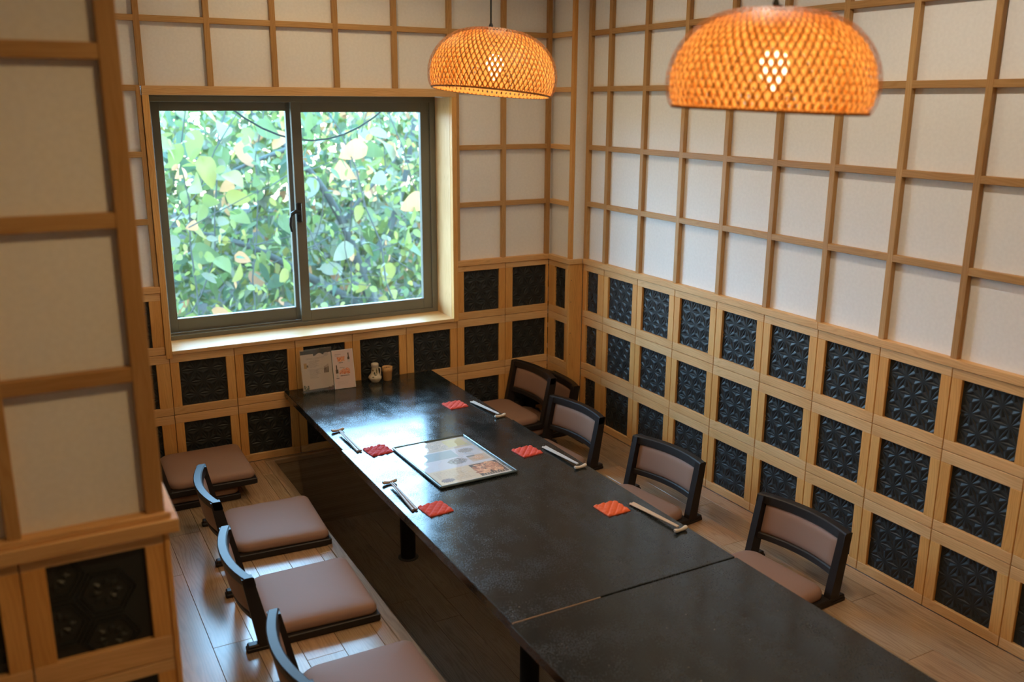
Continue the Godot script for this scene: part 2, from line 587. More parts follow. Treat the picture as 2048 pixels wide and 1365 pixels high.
# ---------------------------------------------------------------- the room
func build_shell() -> void:
	# floor
	var fl := structure("floor", "brown wood-look laminate floor with a sunken footwell under the table", "floor")
	var joint := MB.new()
	joint.box(Vector3(-2.55, -0.05, 0.0), Vector3(-1.765, -0.009, 4.3))
	joint.box(Vector3(-0.72, -0.05, 0.0), Vector3(0.0, -0.009, 4.3))
	joint.box(Vector3(-1.765, -0.05, 0.0), Vector3(-0.72, -0.009, 0.037))
	joint.box(Vector3(-5.0, -0.05, 4.3), Vector3(0.0, -0.009, 6.5))
	joint.box(Vector3(-5.0, -0.05, 2.56), Vector3(-2.55, -0.009, 4.3))
	joint.box(Vector3(-5.1, -0.55, -0.25), Vector3(0.25, -0.43, 6.6))
	part("subfloor", joint.done(), M.gap, fl)
	var pw := 0.1285
	for zone in [[-2.588, -1.766, 0.0, 4.3, 6], [-0.719, 0.016, 0.0, 4.3, 6], [-5.03, -2.588, 2.57, 6.5, 19]]:
		for k in range(0, zone[4] + 1):
			var x0: float = zone[0] + k * pw
			var x1: float = minf(x0 + pw, zone[1])
			if x1 - x0 < 0.01:
				continue
			x0 = maxf(x0, -4.999)
			if zone[2] < 1.0:
				x0 = maxf(x0, -2.548)
				x1 = minf(x1, -0.0005)
			var z: float = zone[2] - fmod(k * 0.347 + 0.45, 0.91) + (0.59 if zone[0] > -1.0 else 0.0)
			while z < zone[3]:
				var z1 := z + 0.91
				if z1 > zone[2]:
					var lo := Vector3(x0 + 0.0006, -0.009, maxf(z, zone[2]) + 0.0006)
					var hi := Vector3(x1 - 0.0006, 0.0, minf(z1, zone[3]) - 0.0006)
					if hi.z - lo.z > 0.02:
						part("plank", board(hi - lo, 0.0008, 2, rng.randi() % 5), M["plank%d" % (rng.randi() % 4)], fl, (lo + hi) / 2.0)
				z = z1
	sheet("plank", Vector3(-1.766, -0.009, 0.0), Vector3(-0.72, 0.0, 0.037), M.plank1, fl)
	sheet("rear_floor", Vector3(-2.588, -0.009, 4.3), Vector3(0, 0, 6.5), M.plank0, fl)
	# footwell
	for s in [[Vector3(-1.74, -0.42, 0.03), Vector3(-1.7235, -0.002, 4.3)], [Vector3(-0.7365, -0.42, 0.03), Vector3(-0.72, -0.002, 4.3)], [Vector3(-1.7235, -0.42, 0.03), Vector3(-0.7365, -0.002, 0.042)], [Vector3(-1.7235, -0.42, 4.288), Vector3(-0.7365, -0.002, 4.3)]]:
		part("pit_wall", board(s[1] - s[0], 0.0, 2, 1), M.pit, fl, (s[0] + s[1]) / 2.0)
	for k in 8:
		var x0 := -1.7235 + k * 0.1235
		for q in [[0.042, 0.9], [0.9, 2.1], [2.1, 3.2], [3.2, 4.288]]:
			var sh := 0.37 * ((k * 3) % 5) / 5.0
			var lo := Vector3(x0, -0.42, q[0] + (sh if q[0] > 0.1 else 0.0))
			var hi := Vector3(x0 + 0.1225, -0.40, minf(q[1] + (sh if q[1] < 4.2 else 0.0), 4.288) - 0.001)
			part("pit_plank", board(hi - lo, 0.0008, 2, k % 3), M.pit, fl, (lo + hi) / 2.0)
	for e in [[Vector3(-1.766, -0.02, 0.03), Vector3(-1.722, 0.0035, 4.3)], [Vector3(-0.738, -0.02, 0.03), Vector3(-0.719, 0.0035, 4.3)]]:
		part("pit_edging", board(e[1] - e[0], 0.002, 2, 2), M.pit_edge, fl, (e[0] + e[1]) / 2.0)
	part("pit_edging", board(Vector3(0.984, 0.0235, 0.02), 0.002, 0, 1), M.pit_edge, fl, Vector3(-1.23, -0.00825, 0.037))

	# back wall (local plane z = 0 is the face of the woodwork)
	var wb := structure("wall_back", "back wall with paper lattice above and black carved wainscot around the window", "wall")
	var paper := MB.new()
	paper.box(Vector3(-2.55, -0.5, -0.25), Vector3(0.25, 0.606, -0.0175))
	paper.box(Vector3(-2.55, 0.606, -0.25), Vector3(-2.186, 1.836, -0.022))
	paper.box(Vector3(-0.662, 0.606, -0.25), Vector3(0.25, 1.836, -0.022))
	paper.box(Vector3(-2.55, 1.836, -0.25), Vector3(0.25, TOP, -0.022))
	part("paper_wall", paper.done(), M.paper, wb)
	var bx := [-2.548, -2.474, -2.173, -1.872, -1.571, -1.270, -0.969, -0.668, -0.3675, -0.0875]
	for r in 2:
		for i in 9:
			if i == 0:
				oak_board("rail", Vector3(-2.548, ROW[r], -0.016), Vector3(-2.475, ROW[r + 1], 0), wb, "stile", 1)
			elif i == 1:
				wainscot(wb, bx[i], bx[i + 1], ROW[r], ROW[r + 1], Vector4(0.04, 0.06, 0.038, 0.042))
			elif i == 8:
				wainscot(wb, bx[i], bx[i + 1], ROW[r], ROW[r + 1], Vector4(0.045, 0.014, 0.038, 0.042))
			elif i == 7:
				wainscot(wb, bx[i], bx[i + 1], ROW[r], ROW[r + 1], Vector4(0.042, 0.038, 0.038, 0.042))
			else:
				wainscot(wb, bx[i], bx[i + 1], ROW[r], ROW[r + 1])
	oak_board("rail", Vector3(-2.548, ROW[2], -0.016), Vector3(-2.475, ROW[3], 0), wb, "stile", 1)
	wainscot(wb, -2.474, -2.1865, ROW[2], ROW[3], Vector4(0.04, 0.052, 0.038, 0.036))
	wainscot(wb, -0.6615, -0.3675, ROW[2], ROW[3], Vector4(0.036, 0.038, 0.038, 0.030))
	wainscot(wb, -0.3675, -0.0875, ROW[2], ROW[3], Vector4(0.045, 0.014, 0.038, 0.030))
	for s in [[-2.548, -2.1865], [-0.6615, -0.08]]:
		oak_board("cap_rail", Vector3(s[0], ROW[3], -0.022), Vector3(s[1], 0.938, 0.007), wb)
	for x in [-2.482, -2.180, -1.886, -1.590, -1.292, -0.992, -0.694, -0.378, -0.098]:
		var y0 := 0.938
		if x > -2.19 and x < -0.66:
			y0 = 1.836
		muntin_v(wb, x, y0, TOP)
	muntin_v(wb, -2.199, 0.938, 1.836, 0.02)
	muntin_v(wb, -0.652, 0.938, 1.836, 0.016)
	for y in GRID:
		if y < 1.83:
			muntin_h(wb, y, -2.548, -2.19)
			muntin_h(wb, y, -0.66, -0.085)
		elif y < 1.9:
			muntin_h(wb, y - 0.013, -2.548, -2.19)
			muntin_h(wb, y, -0.66, -0.085)
		else:
			muntin_h(wb, y, -2.548, -0.085)

	# pier in the corner
	var pr := structure("wall_pier", "narrow corner pier with one slim carved panel column and plain upper face", "wall")
	var pc := MB.new()
	pc.box(Vector3(-0.071, 0.0, -0.02), Vector3(0.05, ROW[3], 0.205))
	pc.box(Vector3(-0.066, ROW[3], -0.02), Vector3(0.05, TOP, 0.2225))
	part("pier_core", pc.done(), M.paper, pr)
	var ps := sub("pier_side", pr, Vector3(-0.087, 0, 0), Vector3(0, -PI / 2.0, 0))
	for r in 3:
		var y0: float = ROW[r] + 0.001
		var y1: float = ROW[r + 1] - 0.001
		for q in [[0.0, 0.204, y0, y0 + 0.037, "rail"], [0.0, 0.204, y1 - (0.031 if r == 2 else 0.041), y1, "rail"], [0.0, 0.066, y0 + 0.037, y1 - 0.03, "stile"], [0.178, 0.204, y0 + 0.037, y1 - 0.03, "stile"]]:
			oak_board(q[4], Vector3(q[0], q[2], -0.016), Vector3(q[1], q[3], 0.0 if q[4] == "rail" else -0.0003), ps, "stile" if q[4] == "stile" else "oak")
		part("carved_panel", hemp_panel(0.06, 0.118), M.black_panel, ps, Vector3(0.122, (y0 + y1) / 2.0, -0.0115))
	oak_board("corner_board", Vector3(-0.087, 0.0, 0.2045), Vector3(-0.0005, ROW[3], 0.2225), pr, "stile", 1)
	oak_board("cap_rail", Vector3(-0.094, ROW[3], 0.0), Vector3(-0.066, 0.938, 0.2295), pr, "oak", 2)
	oak_board("cap_rail", Vector3(-0.066, ROW[3], 0.2225), Vector3(-0.0075, 0.938, 0.2295), pr, "oak", 0)
	oak_board("muntin", Vector3(-0.087, 0.938, 0.198), Vector3(-0.066, TOP, 0.2225), pr, "stile")
	for y in GRID:
		oak_board("muntin", Vector3(-0.0865, y - 0.013, 0.0), Vector3(-0.066, y + 0.013, 0.198), pr)

	# right wall: local x runs towards the viewer (world z), local z into the room
	var wr := structure("wall_right", "long right wall of white paper lattice above three rows of black carved wainscot", "wall", Vector3.ZERO, -PI / 2.0)
	var rp := MB.new()
	rp.box(Vector3(-0.02, -0.5, -0.25), Vector3(6.5, ROW[3], -0.0175))
	rp.box(Vector3(-0.02, ROW[3], -0.25), Vector3(6.5, TOP, -0.022))
	part("paper_wall", rp.done(), M.paper, wr)
	for r in 3:
		wainscot(wr, 0.224, 0.430, ROW[r], ROW[r + 1], Vector4(0.038, 0.056, 0.038, 0.034 if r == 2 else 0.042))
		for k in 13:
			wainscot(wr, 0.430 + k * 0.30, 0.730 + k * 0.30, ROW[r], ROW[r + 1], Vector4(0.04, 0.04, 0.038, 0.034 if r == 2 else 0.042))
	oak_board("cap_rail", Vector3(0.2295, ROW[3], -0.022), Vector3(1.93, 0.938, 0.007), wr)
	oak_board("cap_rail", Vector3(1.931, ROW[3], -0.022), Vector3(4.33, 0.938, 0.007), wr)
	muntin_v(wr, 0.236, 0.938, TOP)
	for k in 14:
		muntin_v(wr, 0.420 + k * 0.301, 0.938, TOP)
	for y in GRID:
		muntin_h(wr, y + 0.002, 0.224, 4.33)

	# left: the near end of a wall block, and its side along the room
	var wl := structure("wall_left", "near wall end at the left edge with paper lattice and tortoiseshell carved panel", "wall", Vector3(0, 0, 2.56))
	var lp := MB.new()
	lp.box(Vector3(-5.0, 0.0, -0.3), Vector3(-2.566, ROW[3], -0.0175))
	lp.box(Vector3(-5.0, ROW[3], -0.3), Vector3(-2.572, TOP, -0.022))
	part("paper_wall", lp.done(), M.paper, wl)
	for r in 3:
		wainscot(wl, -2.826, -2.558, ROW[r], ROW[r + 1], Vector4(0.044, 0.036, 0.056, 0.026), true)
		for k in 4:
			wainscot(wl, -3.126 - k * 0.30, -2.826 - k * 0.30, ROW[r], ROW[r + 1], Vector4(0.04, 0.04, 0.056, 0.026), true)
	oak_board("corner_bead", Vector3(-2.5575, 0.0, -0.012), Vector3(-2.5465, ROW[3], 0.003), wl, "stile", 1)
	oak_board("cap_rail", Vector3(-4.33, ROW[3], -0.022), Vector3(-2.527, 0.9385, 0.018), wl)
	oak_board("cap_rail", Vector3(-4.33, 0.9386, -0.022), Vector3(-2.54, 0.952, 0.008), wl)
	muntin_v(wl, -2.568, 0.952, TOP, 0.036)
	for k in 5:
		muntin_v(wl, -2.826 - k * 0.30, 0.952, TOP)
	for y in [1.252, 1.556, 1.862, 2.16, 2.46]:
		muntin_h(wl, y, -4.33, -2.586, 0.03)
	var ws := structure("wall_side", "hidden long side of the left wall block with paper lattice and black carved wainscot", "wall", Vector3(-2.5485, 0, 2.56), PI / 2.0)
	var sp := MB.new()
	sp.box(Vector3(0.30, 0.0, -0.20), Vector3(2.80, ROW[3], -0.0175))
	sp.box(Vector3(0.30, ROW[3], -0.20), Vector3(2.80, TOP, -0.022))
	part("paper_wall", sp.done(), M.paper, ws)
	for r in 3:
		for k in 8:
			wainscot(ws, 0.016 + k * 0.30, 0.316 + k * 0.30, ROW[r], ROW[r + 1])
		oak_board("rail", Vector3(2.417, ROW[r], -0.016), Vector3(2.558, ROW[r + 1], 0), ws, "stile", 1)
	oak_board("cap_rail", Vector3(0.023, ROW[3], -0.022), Vector3(2.552, 0.9385, 0.0215), ws)
	for k in 9:
		muntin_v(ws, 0.03 + k * 0.30, 0.9385, TOP)
	for y in GRID:
		muntin_h(ws, y, 0.023, 2.558)

	# rest of the shell, out of view
	sheet_structure("wall_rear", "plain plaster wall behind the viewer", "wall", Vector3(-5.0, -0.5, 6.5), Vector3(0.25, TOP, 6.6), M.plaster)
	sheet_structure("wall_far", "plain plaster wall of the passage at the viewer's left", "wall", Vector3(-5.1, -0.5, 2.26), Vector3(-5.0, TOP, 6.6), M.plaster)
	sheet_structure("roof_eave", "eave of the roof outside above the window", "eave", Vector3(-5.1, 2.35, -1.75), Vector3(1.5, 2.45, -0.25), M.plaster)
	sheet_structure("ceiling", "plain off-white ceiling above the picture", "ceiling", Vector3(-5.1, TOP, -0.25), Vector3(0.25, TOP + 0.1, 6.6), M.ceiling)

func sheet_structure(called: String, label: String, cat: String, lo: Vector3, hi: Vector3, m: Material) -> void:
	var b := MB.new()
	b.box(lo, hi)
	var o := part(called, b.done(), m, self)
	tag(o, label, cat, "", "structure")

# ---------------------------------------------------------------- window
func build_window() -> void:
	var w := structure("window_1", "two-pane sliding window with dark grey-brown frame set deep in oak casing", "window", Vector3(0, 0, 0))
	# oak casing and deep lining
	oak_board("casing", Vector3(-2.186, 1.796, -0.022), Vector3(-0.662, 1.8355, 0.008), w)
	oak_board("casing", Vector3(-2.186, 0.590, -0.022), Vector3(-2.158, 1.796, 0.008), w, "stile")
	oak_board("casing", Vector3(-0.690, 0.606, -0.022), Vector3(-0.662, 1.796, 0.008), w, "stile")
	oak_board("sill", Vector3(-2.158, 0.6065, -0.25), Vector3(-0.690, 0.6245, 0.008), w)
	oak_board("lining", Vector3(-0.690, 0.606, -0.25), Vector3(-0.672, 1.796, -0.022), w, "oak", 1)
	oak_board("lining", Vector3(-2.176, 0.606, -0.25), Vector3(-2.158, 1.796, -0.022), w, "oak", 1)
	oak_board("lining", Vector3(-2.158, 1.796, -0.25), Vector3(-0.690, 1.814, -0.022), w, "oak", 0)
	# aluminium outer frame
	var X0 := -2.158
	var X1 := -0.690
	var Y0 := 0.6245
	var Y1 := 1.796
	var fr := sub("frame", w)
	for s in [[Vector3(X0, Y0, -0.30), Vector3(X0 + 0.032, Y1, -0.205)], [Vector3(X1 - 0.032, Y0, -0.30), Vector3(X1, Y1, -0.205)], [Vector3(X0, Y1 - 0.03, -0.30), Vector3(X1, Y1, -0.205)], [Vector3(X0, Y0, -0.30), Vector3(X1, Y0 + 0.022, -0.205)]]:
		_bar("frame_bar", s[0], s[1], fr)
	_bar("track", Vector3(X0 + 0.03, Y0 + 0.022, -0.232), Vector3(X1 - 0.03, Y0 + 0.032, -0.226), fr)
	# left sash (outer track), right sash (inner track)
	_sash(w, X0 + 0.03, -1.435, Y0 + 0.026, Y1 - 0.028, -0.285, Vector4(0.046, 0.05, 0.068, 0.044))
	_sash(w, -1.468, X1 - 0.03, Y0 + 0.022, Y1 - 0.028, -0.245, Vector4(0.05, 0.052, 0.058, 0.05))
	# crescent handle on the meeting stile
	var hd := sub("handle", w, Vector3(-1.462, 1.215, -0.216))
	var hb := MB.new()
	hb.box(Vector3(-0.008, -0.045, 0.0), Vector3(0.022, 0.055, 0.014), 0.005)
	part("latch_plate", hb.done(), M.handle, hd)
	part("lever", tube([Vector3(0.008, 0.006, 0.016), Vector3(-0.016, 0.012, 0.024), Vector3(-0.034, 0.004, 0.028), Vector3(-0.044, -0.02, 0.028), Vector3(-0.046, -0.055, 0.026), Vector3(-0.040, -0.088, 0.024)], 0.0115, 0.006, 8), M.handle, hd)

func _bar(called: String, lo: Vector3, hi: Vector3, parent: Node3D) -> void:
	part(called, board(hi - lo, 0.0015), M.alu, parent, (lo + hi) / 2.0)

func _sash(w: Node3D, x0: float, x1: float, y0: float, y1: float, z: float, m: Vector4) -> void:
	var s := sub("sash", w, Vector3.ZERO)
	var d := 0.03
	_bar("sash_stile", Vector3(x0, y0, z), Vector3(x0 + m.x, y1, z + d), s)
	_bar("sash_stile", Vector3(x1 - m.y, y0, z), Vector3(x1, y1, z + d), s)
	_bar("sash_rail", Vector3(x0 + m.x, y0, z), Vector3(x1 - m.y, y0 + m.z, z + d), s)
	_bar("sash_rail", Vector3(x0 + m.x, y1 - m.w, z), Vector3(x1 - m.y, y1, z + d), s)
	var b := MB.new()
	b.quad(Vector3(x0 + m.x, y0 + m.z, z + 0.013), Vector3(x1 - m.y, y0 + m.z, z + 0.013), Vector3(x1 - m.y, y1 - m.w, z + 0.013), Vector3(x0 + m.x, y1 - m.w, z + 0.013), Vector3(0, 0, 1))
	part("pane", b.done(), M.glass, s)

# ---------------------------------------------------------------- tables
func build_tables() -> void:
	var specs := [
		[-1.641, -0.828, 0.004, 0.9225, 0.3505, 0.60, "short black laminate low table touching the back wall below the window"],
		[-1.650, -0.824, 0.924, 2.4195, 0.352, 1.80, "long black laminate low table in the middle holding the open menu folder"],
		[-1.658, -0.820, 2.4225, 3.90, 0.350, 3.15, "black laminate low table nearest the viewer with nothing on it"],
	]
	for s in specs:
		var t := thing("low_table", s[6], "table", Vector3((s[0] + s[1]) / 2.0, 0, (s[2] + s[3]) / 2.0), 0.0, "low tables in a row")
		var hx: float = (s[1] - s[0]) / 2.0
		var hz: float = (s[3] - s[2]) / 2.0
		var top: float = s[4]
		var b := MB.new()
		b.box(Vector3(-hx, top - 0.034, -hz), Vector3(hx, top, hz), 0.002)
		part("tabletop", b.done(), M.table, t)
		var u := MB.new()
		u.box(Vector3(-hx + 0.07, top - 0.075, -hz + 0.05), Vector3(hx - 0.07, top - 0.034, hz - 0.05), 0.002)
		part("apron", u.done(), M.black_metal, t)
		var pz: float = s[5] - (s[2] + s[3]) / 2.0
		part("leg", lathe([[0.037, -0.40], [0.037, top - 0.07]], 24, true, true), M.black_metal, t, Vector3(-1.23 - t.position.x, 0, pz))
		part("flange", lathe([[0.05, -0.40], [0.05, -0.397], [0.037, -0.394]], 24, false, true), M.flange, t, Vector3(-1.23 - t.position.x, 0, pz))
		if s[2] > 0.5 and s[2] < 1.5:
			var e := MB.new()
			e.box(Vector3(-hx, top - 0.032, hz), Vector3(-hx + 0.30, top - 0.001, hz + 0.0022))
			var r := part("raw_edge", e.done(), M.raw_edge, t)
			tag(r, "worn bare wood edge at the joint")

# ---------------------------------------------------------------- chairs
# faces local +x; origin on the floor under the middle of the base
func curve_x(z: float) -> float:
	return -0.036 * (1.0 - pow(z / 0.20, 2.0))

func lean(y: float) -> float:
	return -0.168 - (y - 0.028) * 0.19

func curved_bar(z0: float, z1: float, y0: float, y1: float, d: float, n := 14) -> ArrayMesh:
	var b := MB.new()
	var e := 0.004
	var rows := []
	for i in n + 1:
		var z := lerpf(z0, z1, float(i) / n)
		var row := []
		for q in [[d / 2, y0 + e], [d / 2, y1 - e], [d / 2 - e, y1], [-d / 2 + e, y1], [-d / 2, y1 - e], [-d / 2, y0 + e], [-d / 2 + e, y0], [d / 2 - e, y0]]:
			row.append(Vector3(lean(q[1]) + curve_x(z) + q[0], q[1], z))
		rows.append(row)
	for i in n:
		var c: Vector3 = Vector3.ZERO
		for p in rows[i]:
			c += p / 8.0
		for j in 8:
			var k := (j + 1) % 8
			var m: Vector3 = (rows[i][j] + rows[i][k]) / 2.0 - c
			b.quad(rows[i][j], rows[i][k], rows[i + 1][k], rows[i + 1][j], Vector3(m.x, m.y, 0))
	for s in [0, n]:
		var r: Array = rows[s]
		for j in range(1, 7):
			b.tri(r[0], r[j], r[j + 1], Vector3(0, 0, -1.0 if s == 0 else 1.0))
	return b.done()

func cushion() -> ArrayMesh:
	var prof := [[0.007, 0.027], [0.001, 0.031], [0.0, 0.038], [0.001, 0.048], [0.004, 0.055], [0.010, 0.0605], [0.020, 0.0645], [0.040, 0.068], [0.075, 0.070], [0.12, 0.0715], [0.165, 0.072]]
	var rows := []
	for p in prof:
		var ins: float = p[0]
		var row := []
		# rounded rectangle, wider in front
		var cs := [[0.227, 0.204, 0.034], [0.227, -0.204, 0.034], [-0.155, -0.196, 0.06], [-0.155, 0.196, 0.06]]
		for q in 4:
			var c: Array = cs[q]
			var r: float = maxf(c[2] - ins * 0.6, 0.004)
			var ex: float = c[0] - signf(c[0]) * ins
			var ez: float = c[1] - signf(c[1]) * ins
			var ctr := Vector2(ex - signf(c[0]) * r, ez - signf(c[1]) * r)
			var a0: float = [PI / 2, 0.0, -PI / 2, -PI][q]
			for k in 7:
				var a: float = a0 - k * PI / 12.0
				row.append(Vector3(ctr.x + cos(a) * r, p[1], ctr.y + sin(a) * r))
		row.reverse()
		rows.append(row)
	# cap: close with last ring towards its centre line
	var st := SurfaceTool.new()
	st.begin(Mesh.PRIMITIVE_TRIANGLES)
	var flip := []
	for r in rows:
		var f: Array = r.duplicate()
		flip.append(f)
	add_rings(st, flip, true, false, false)
	var ctr := Vector3(0.036, 0.0722, 0)
	var lastr: Array = flip[flip.size() - 1]
	st.set_smooth_group(0)
	for j in lastr.size():
		var k := (j + 1) % lastr.size()
		st.set_uv(Vector2.ZERO)
		st.add_vertex(ctr); st.add_vertex(lastr[j]); st.add_vertex(lastr[k])
	st.generate_normals()
	return st.commit()

func back_pad() -> ArrayMesh:
	var y0 := 0.122
	var y1 := 0.243
	var hz := 0.176
	var rows := []
	var ny := 10
	var nz := 18
	for side in [1.0, -1.0]:
		for i in ny + 1:
			var ii: int = i if side > 0 else ny - i
			var fy := -1.0 + 2.0 * ii / ny
			var row := []
			for j in nz + 1:
				var fz := -1.0 + 2.0 * j / nz
				var z := hz * fz
				var y := lerpf(y0, y1, (fy + 1.0) / 2.0)
				var puff := 0.006 + 0.010 * sqrt(maxf(0.0, (1.0 - pow(absf(fy), 5.0)) * (1.0 - pow(absf(fz), 9.0))))
				row.append(Vector3(lean(y) + curve_x(z) + side * puff, y, z))
			rows.append(row)
	rows.append(rows[0])
	var st := SurfaceTool.new()
	st.begin(Mesh.PRIMITIVE_TRIANGLES)
	for r in rows.size():
		rows[r] = rows[r].duplicate()
		rows[r].reverse()
	add_rings(st, rows, false, false, false)
	st.generate_normals()
	return st.commit()

func make_chair() -> Node3D:
	var t := Node3D.new()
	var b := MB.new()
	b.box(Vector3(-0.155, 0.003, -0.212), Vector3(0.230, 0.029, 0.212), 0.003)
	part("seat_board", b.done(), M.stain, t)
	for s in [-1.0, 1.0]:
		var r := MB.new()
		r.box(Vector3(-0.232, 0.0, s * 0.194 - 0.017), Vector3(0.222, 0.016, s * 0.194 + 0.017), 0.004)
		r.box(Vector3(-0.228, 0.012, s * 0.196 - 0.015), Vector3(-0.152, 0.027, s * 0.196 + 0.015), 0.004)
		part("runner", r.done(), M.stain, t)
		# leaning post
		var p := MB.new()
		var top := 0.272
		var lo := []
		var hi := []
		for q in [[0.022, 0.015], [0.022, -0.015], [-0.022, -0.015], [-0.022, 0.015]]:
			lo.append(Vector3(lean(0.02) + q[0] * 1.15, 0.02, s * 0.196 + q[1]))
			hi.append(Vector3(lean(top) + q[0] * 0.85, top, s * 0.196 + q[1]))
		for k in 4:
			var m := (k + 1) % 4
			var mid: Vector3 = (lo[k] + lo[m]) / 2.0 - Vector3(lean(0.02), 0.02, s * 0.196)
			p.quad(lo[k], lo[m], hi[m], hi[k], Vector3(mid.x, 0, mid.z))
		p.quad(hi[0], hi[1], hi[2], hi[3], Vector3.UP)
		part("post", p.done(), M.stain, t)
	part("seat_cushion", cushion(), M.fabric, t)
	part("top_rail", curved_bar(-0.211, 0.211, 0.240, 0.276, 0.034), M.stain, t)
	part("lower_rail", curved_bar(-0.185, 0.185, 0.098, 0.124, 0.026), M.stain, t)
	part("backrest_pad", back_pad(), M.fabric, t)
	return t

func build_chairs() -> void:
	var proto := make_chair()
	var spots := [
		[-1.966, 0.0, 0.835, -0.055, "upright legless brown chair on the left next to the stacked pair", "chairs along the left side of the table"],
		[-1.999, 0.0, 1.474, -0.035, "legless brown chair in the middle of the three upright left ones", "chairs along the left side of the table"],
		[-1.990, 0.0, 2.118, -0.03, "legless brown chair on the left nearest the viewer, cut by the lower edge", "chairs along the left side of the table"],
		[-2.205, 0.0, 0.216, 0.0, "lower legless chair of the stack at the far left below the window", "stacked chairs at the far left"],
		[-2.125, 0.0685, 0.232, -0.02, "upper legless chair of the stack at the far left below the window", "stacked chairs at the far left"],
		[-0.372, 0.0, 0.222, PI + 0.036, "lower legless chair of the stack in the right far corner", "stacked chairs in the right corner"],
		[-0.520, 0.0685, 0.222, PI + 0.02, "upper legless chair of the stack in the right far corner", "stacked chairs in the right corner"],
		[-0.545, 0.0, 0.720, PI + 0.08, "legless chair with grey-mauve back next to the corner stack on the right", "chairs along the right side of the table"],
		[-0.500, 0.0, 1.420, PI + 0.12, "legless chair with blue glint on its top rail, middle of right side", "chairs along the right side of the table"],
		[-0.462, 0.0, 2.176, PI + 0.06, "legless chair on the right nearest the viewer beside the carved wainscot", "chairs along the right side of the table"],
	]
	for s in spots:
		var c := proto.duplicate()
		c.name = numbered("floor_chair")
		add_child(c)
		c.position = Vector3(s[0], s[1], s[2])
		c.rotation.y = s[3]
		tag(c, s[4], "chair", s[5])
	proto.free()

# ---------------------------------------------------------------- lamps
var SHADE := [[0.930, 0.0], [0.965, 0.06], [0.990, 0.15], [1.0, 0.26], [0.992, 0.38], [0.962, 0.50], [0.905, 0.63], [0.82, 0.75], [0.70, 0.86], [0.56, 0.94], [0.40, 0.985], [0.22, 1.0], [0.08, 1.004]]

func shade_point(t: float, R: float, H: float) -> Vector2:
	var f := clampf(t, 0.0, 0.9999) * (SHADE.size() - 1)
	var i := int(f)
	var k := f - i
	var p0: Array = SHADE[maxi(i - 1, 0)]
	var p1: Array = SHADE[i]
	var p2: Array = SHADE[i + 1]
	var p3: Array = SHADE[mini(i + 2, SHADE.size() - 1)]
	return Vector2(cubic_interpolate(p1[0], p2[0], p0[0], p3[0], k) * R, cubic_interpolate(p1[1], p2[1], p0[1], p3[1], k) * H)

func weave(R: float, H: float, count: int, width: float, wob: float, slope: float) -> ArrayMesh:
	var seg := 30
	var v := PackedVector3Array()
	var nrm := PackedVector3Array()
	var idx := PackedInt32Array()
	var pr := []
	var s := 0.0
	var arc := [0.0]
	for k in seg + 1:
		pr.append(shade_point(float(k) / seg, R, H))
		if k > 0:
			s += pr[k].distance_to(pr[k - 1])
			arc.append(s)
	for dir in [1.0, -1.0]:
		for i in count:
			var base := v.size()
			var jit := rng.randf_range(-0.006, 0.006)
			for k in seg + 1:
				var ph: float = TAU * i / count + jit + dir * slope * arc[k] / R
				var p: Vector2 = pr[k]
				var d: Vector2 = (pr[mini(k + 1, seg)] - pr[maxi(k - 1, 0)]).normalized()
				var out := Vector3(cos(ph) * d.y, -d.x, sin(ph) * d.y)
				var tang := Vector3(-sin(ph), 0, cos(ph))
				var o: Vector3 = out * (wob * dir * (1.0 if (k + i) % 2 == 0 else -1.0) * 0.5)
				var q: Vector3 = Vector3(cos(ph) * p.x, p.y, sin(ph) * p.x) + o
				var w := minf(width, maxf(p.x * TAU / count * 1.15, 0.0016))
				v.append(q - tang * w / 2.0)
				v.append(q + tang * w / 2.0)
				nrm.append(out)
				nrm.append(out)
			for k in seg:
				var a := base + k * 2
				for q in [a, a + 1, a + 3, a, a + 3, a + 2]:
					idx.append(q)
	var arr := []
	arr.resize(Mesh.ARRAY_MAX)
	arr[Mesh.ARRAY_VERTEX] = v
	arr[Mesh.ARRAY_NORMAL] = nrm
	arr[Mesh.ARRAY_INDEX] = idx
	var m := ArrayMesh.new()
	m.add_surface_from_arrays(Mesh.PRIMITIVE_TRIANGLES, arr)
	return m

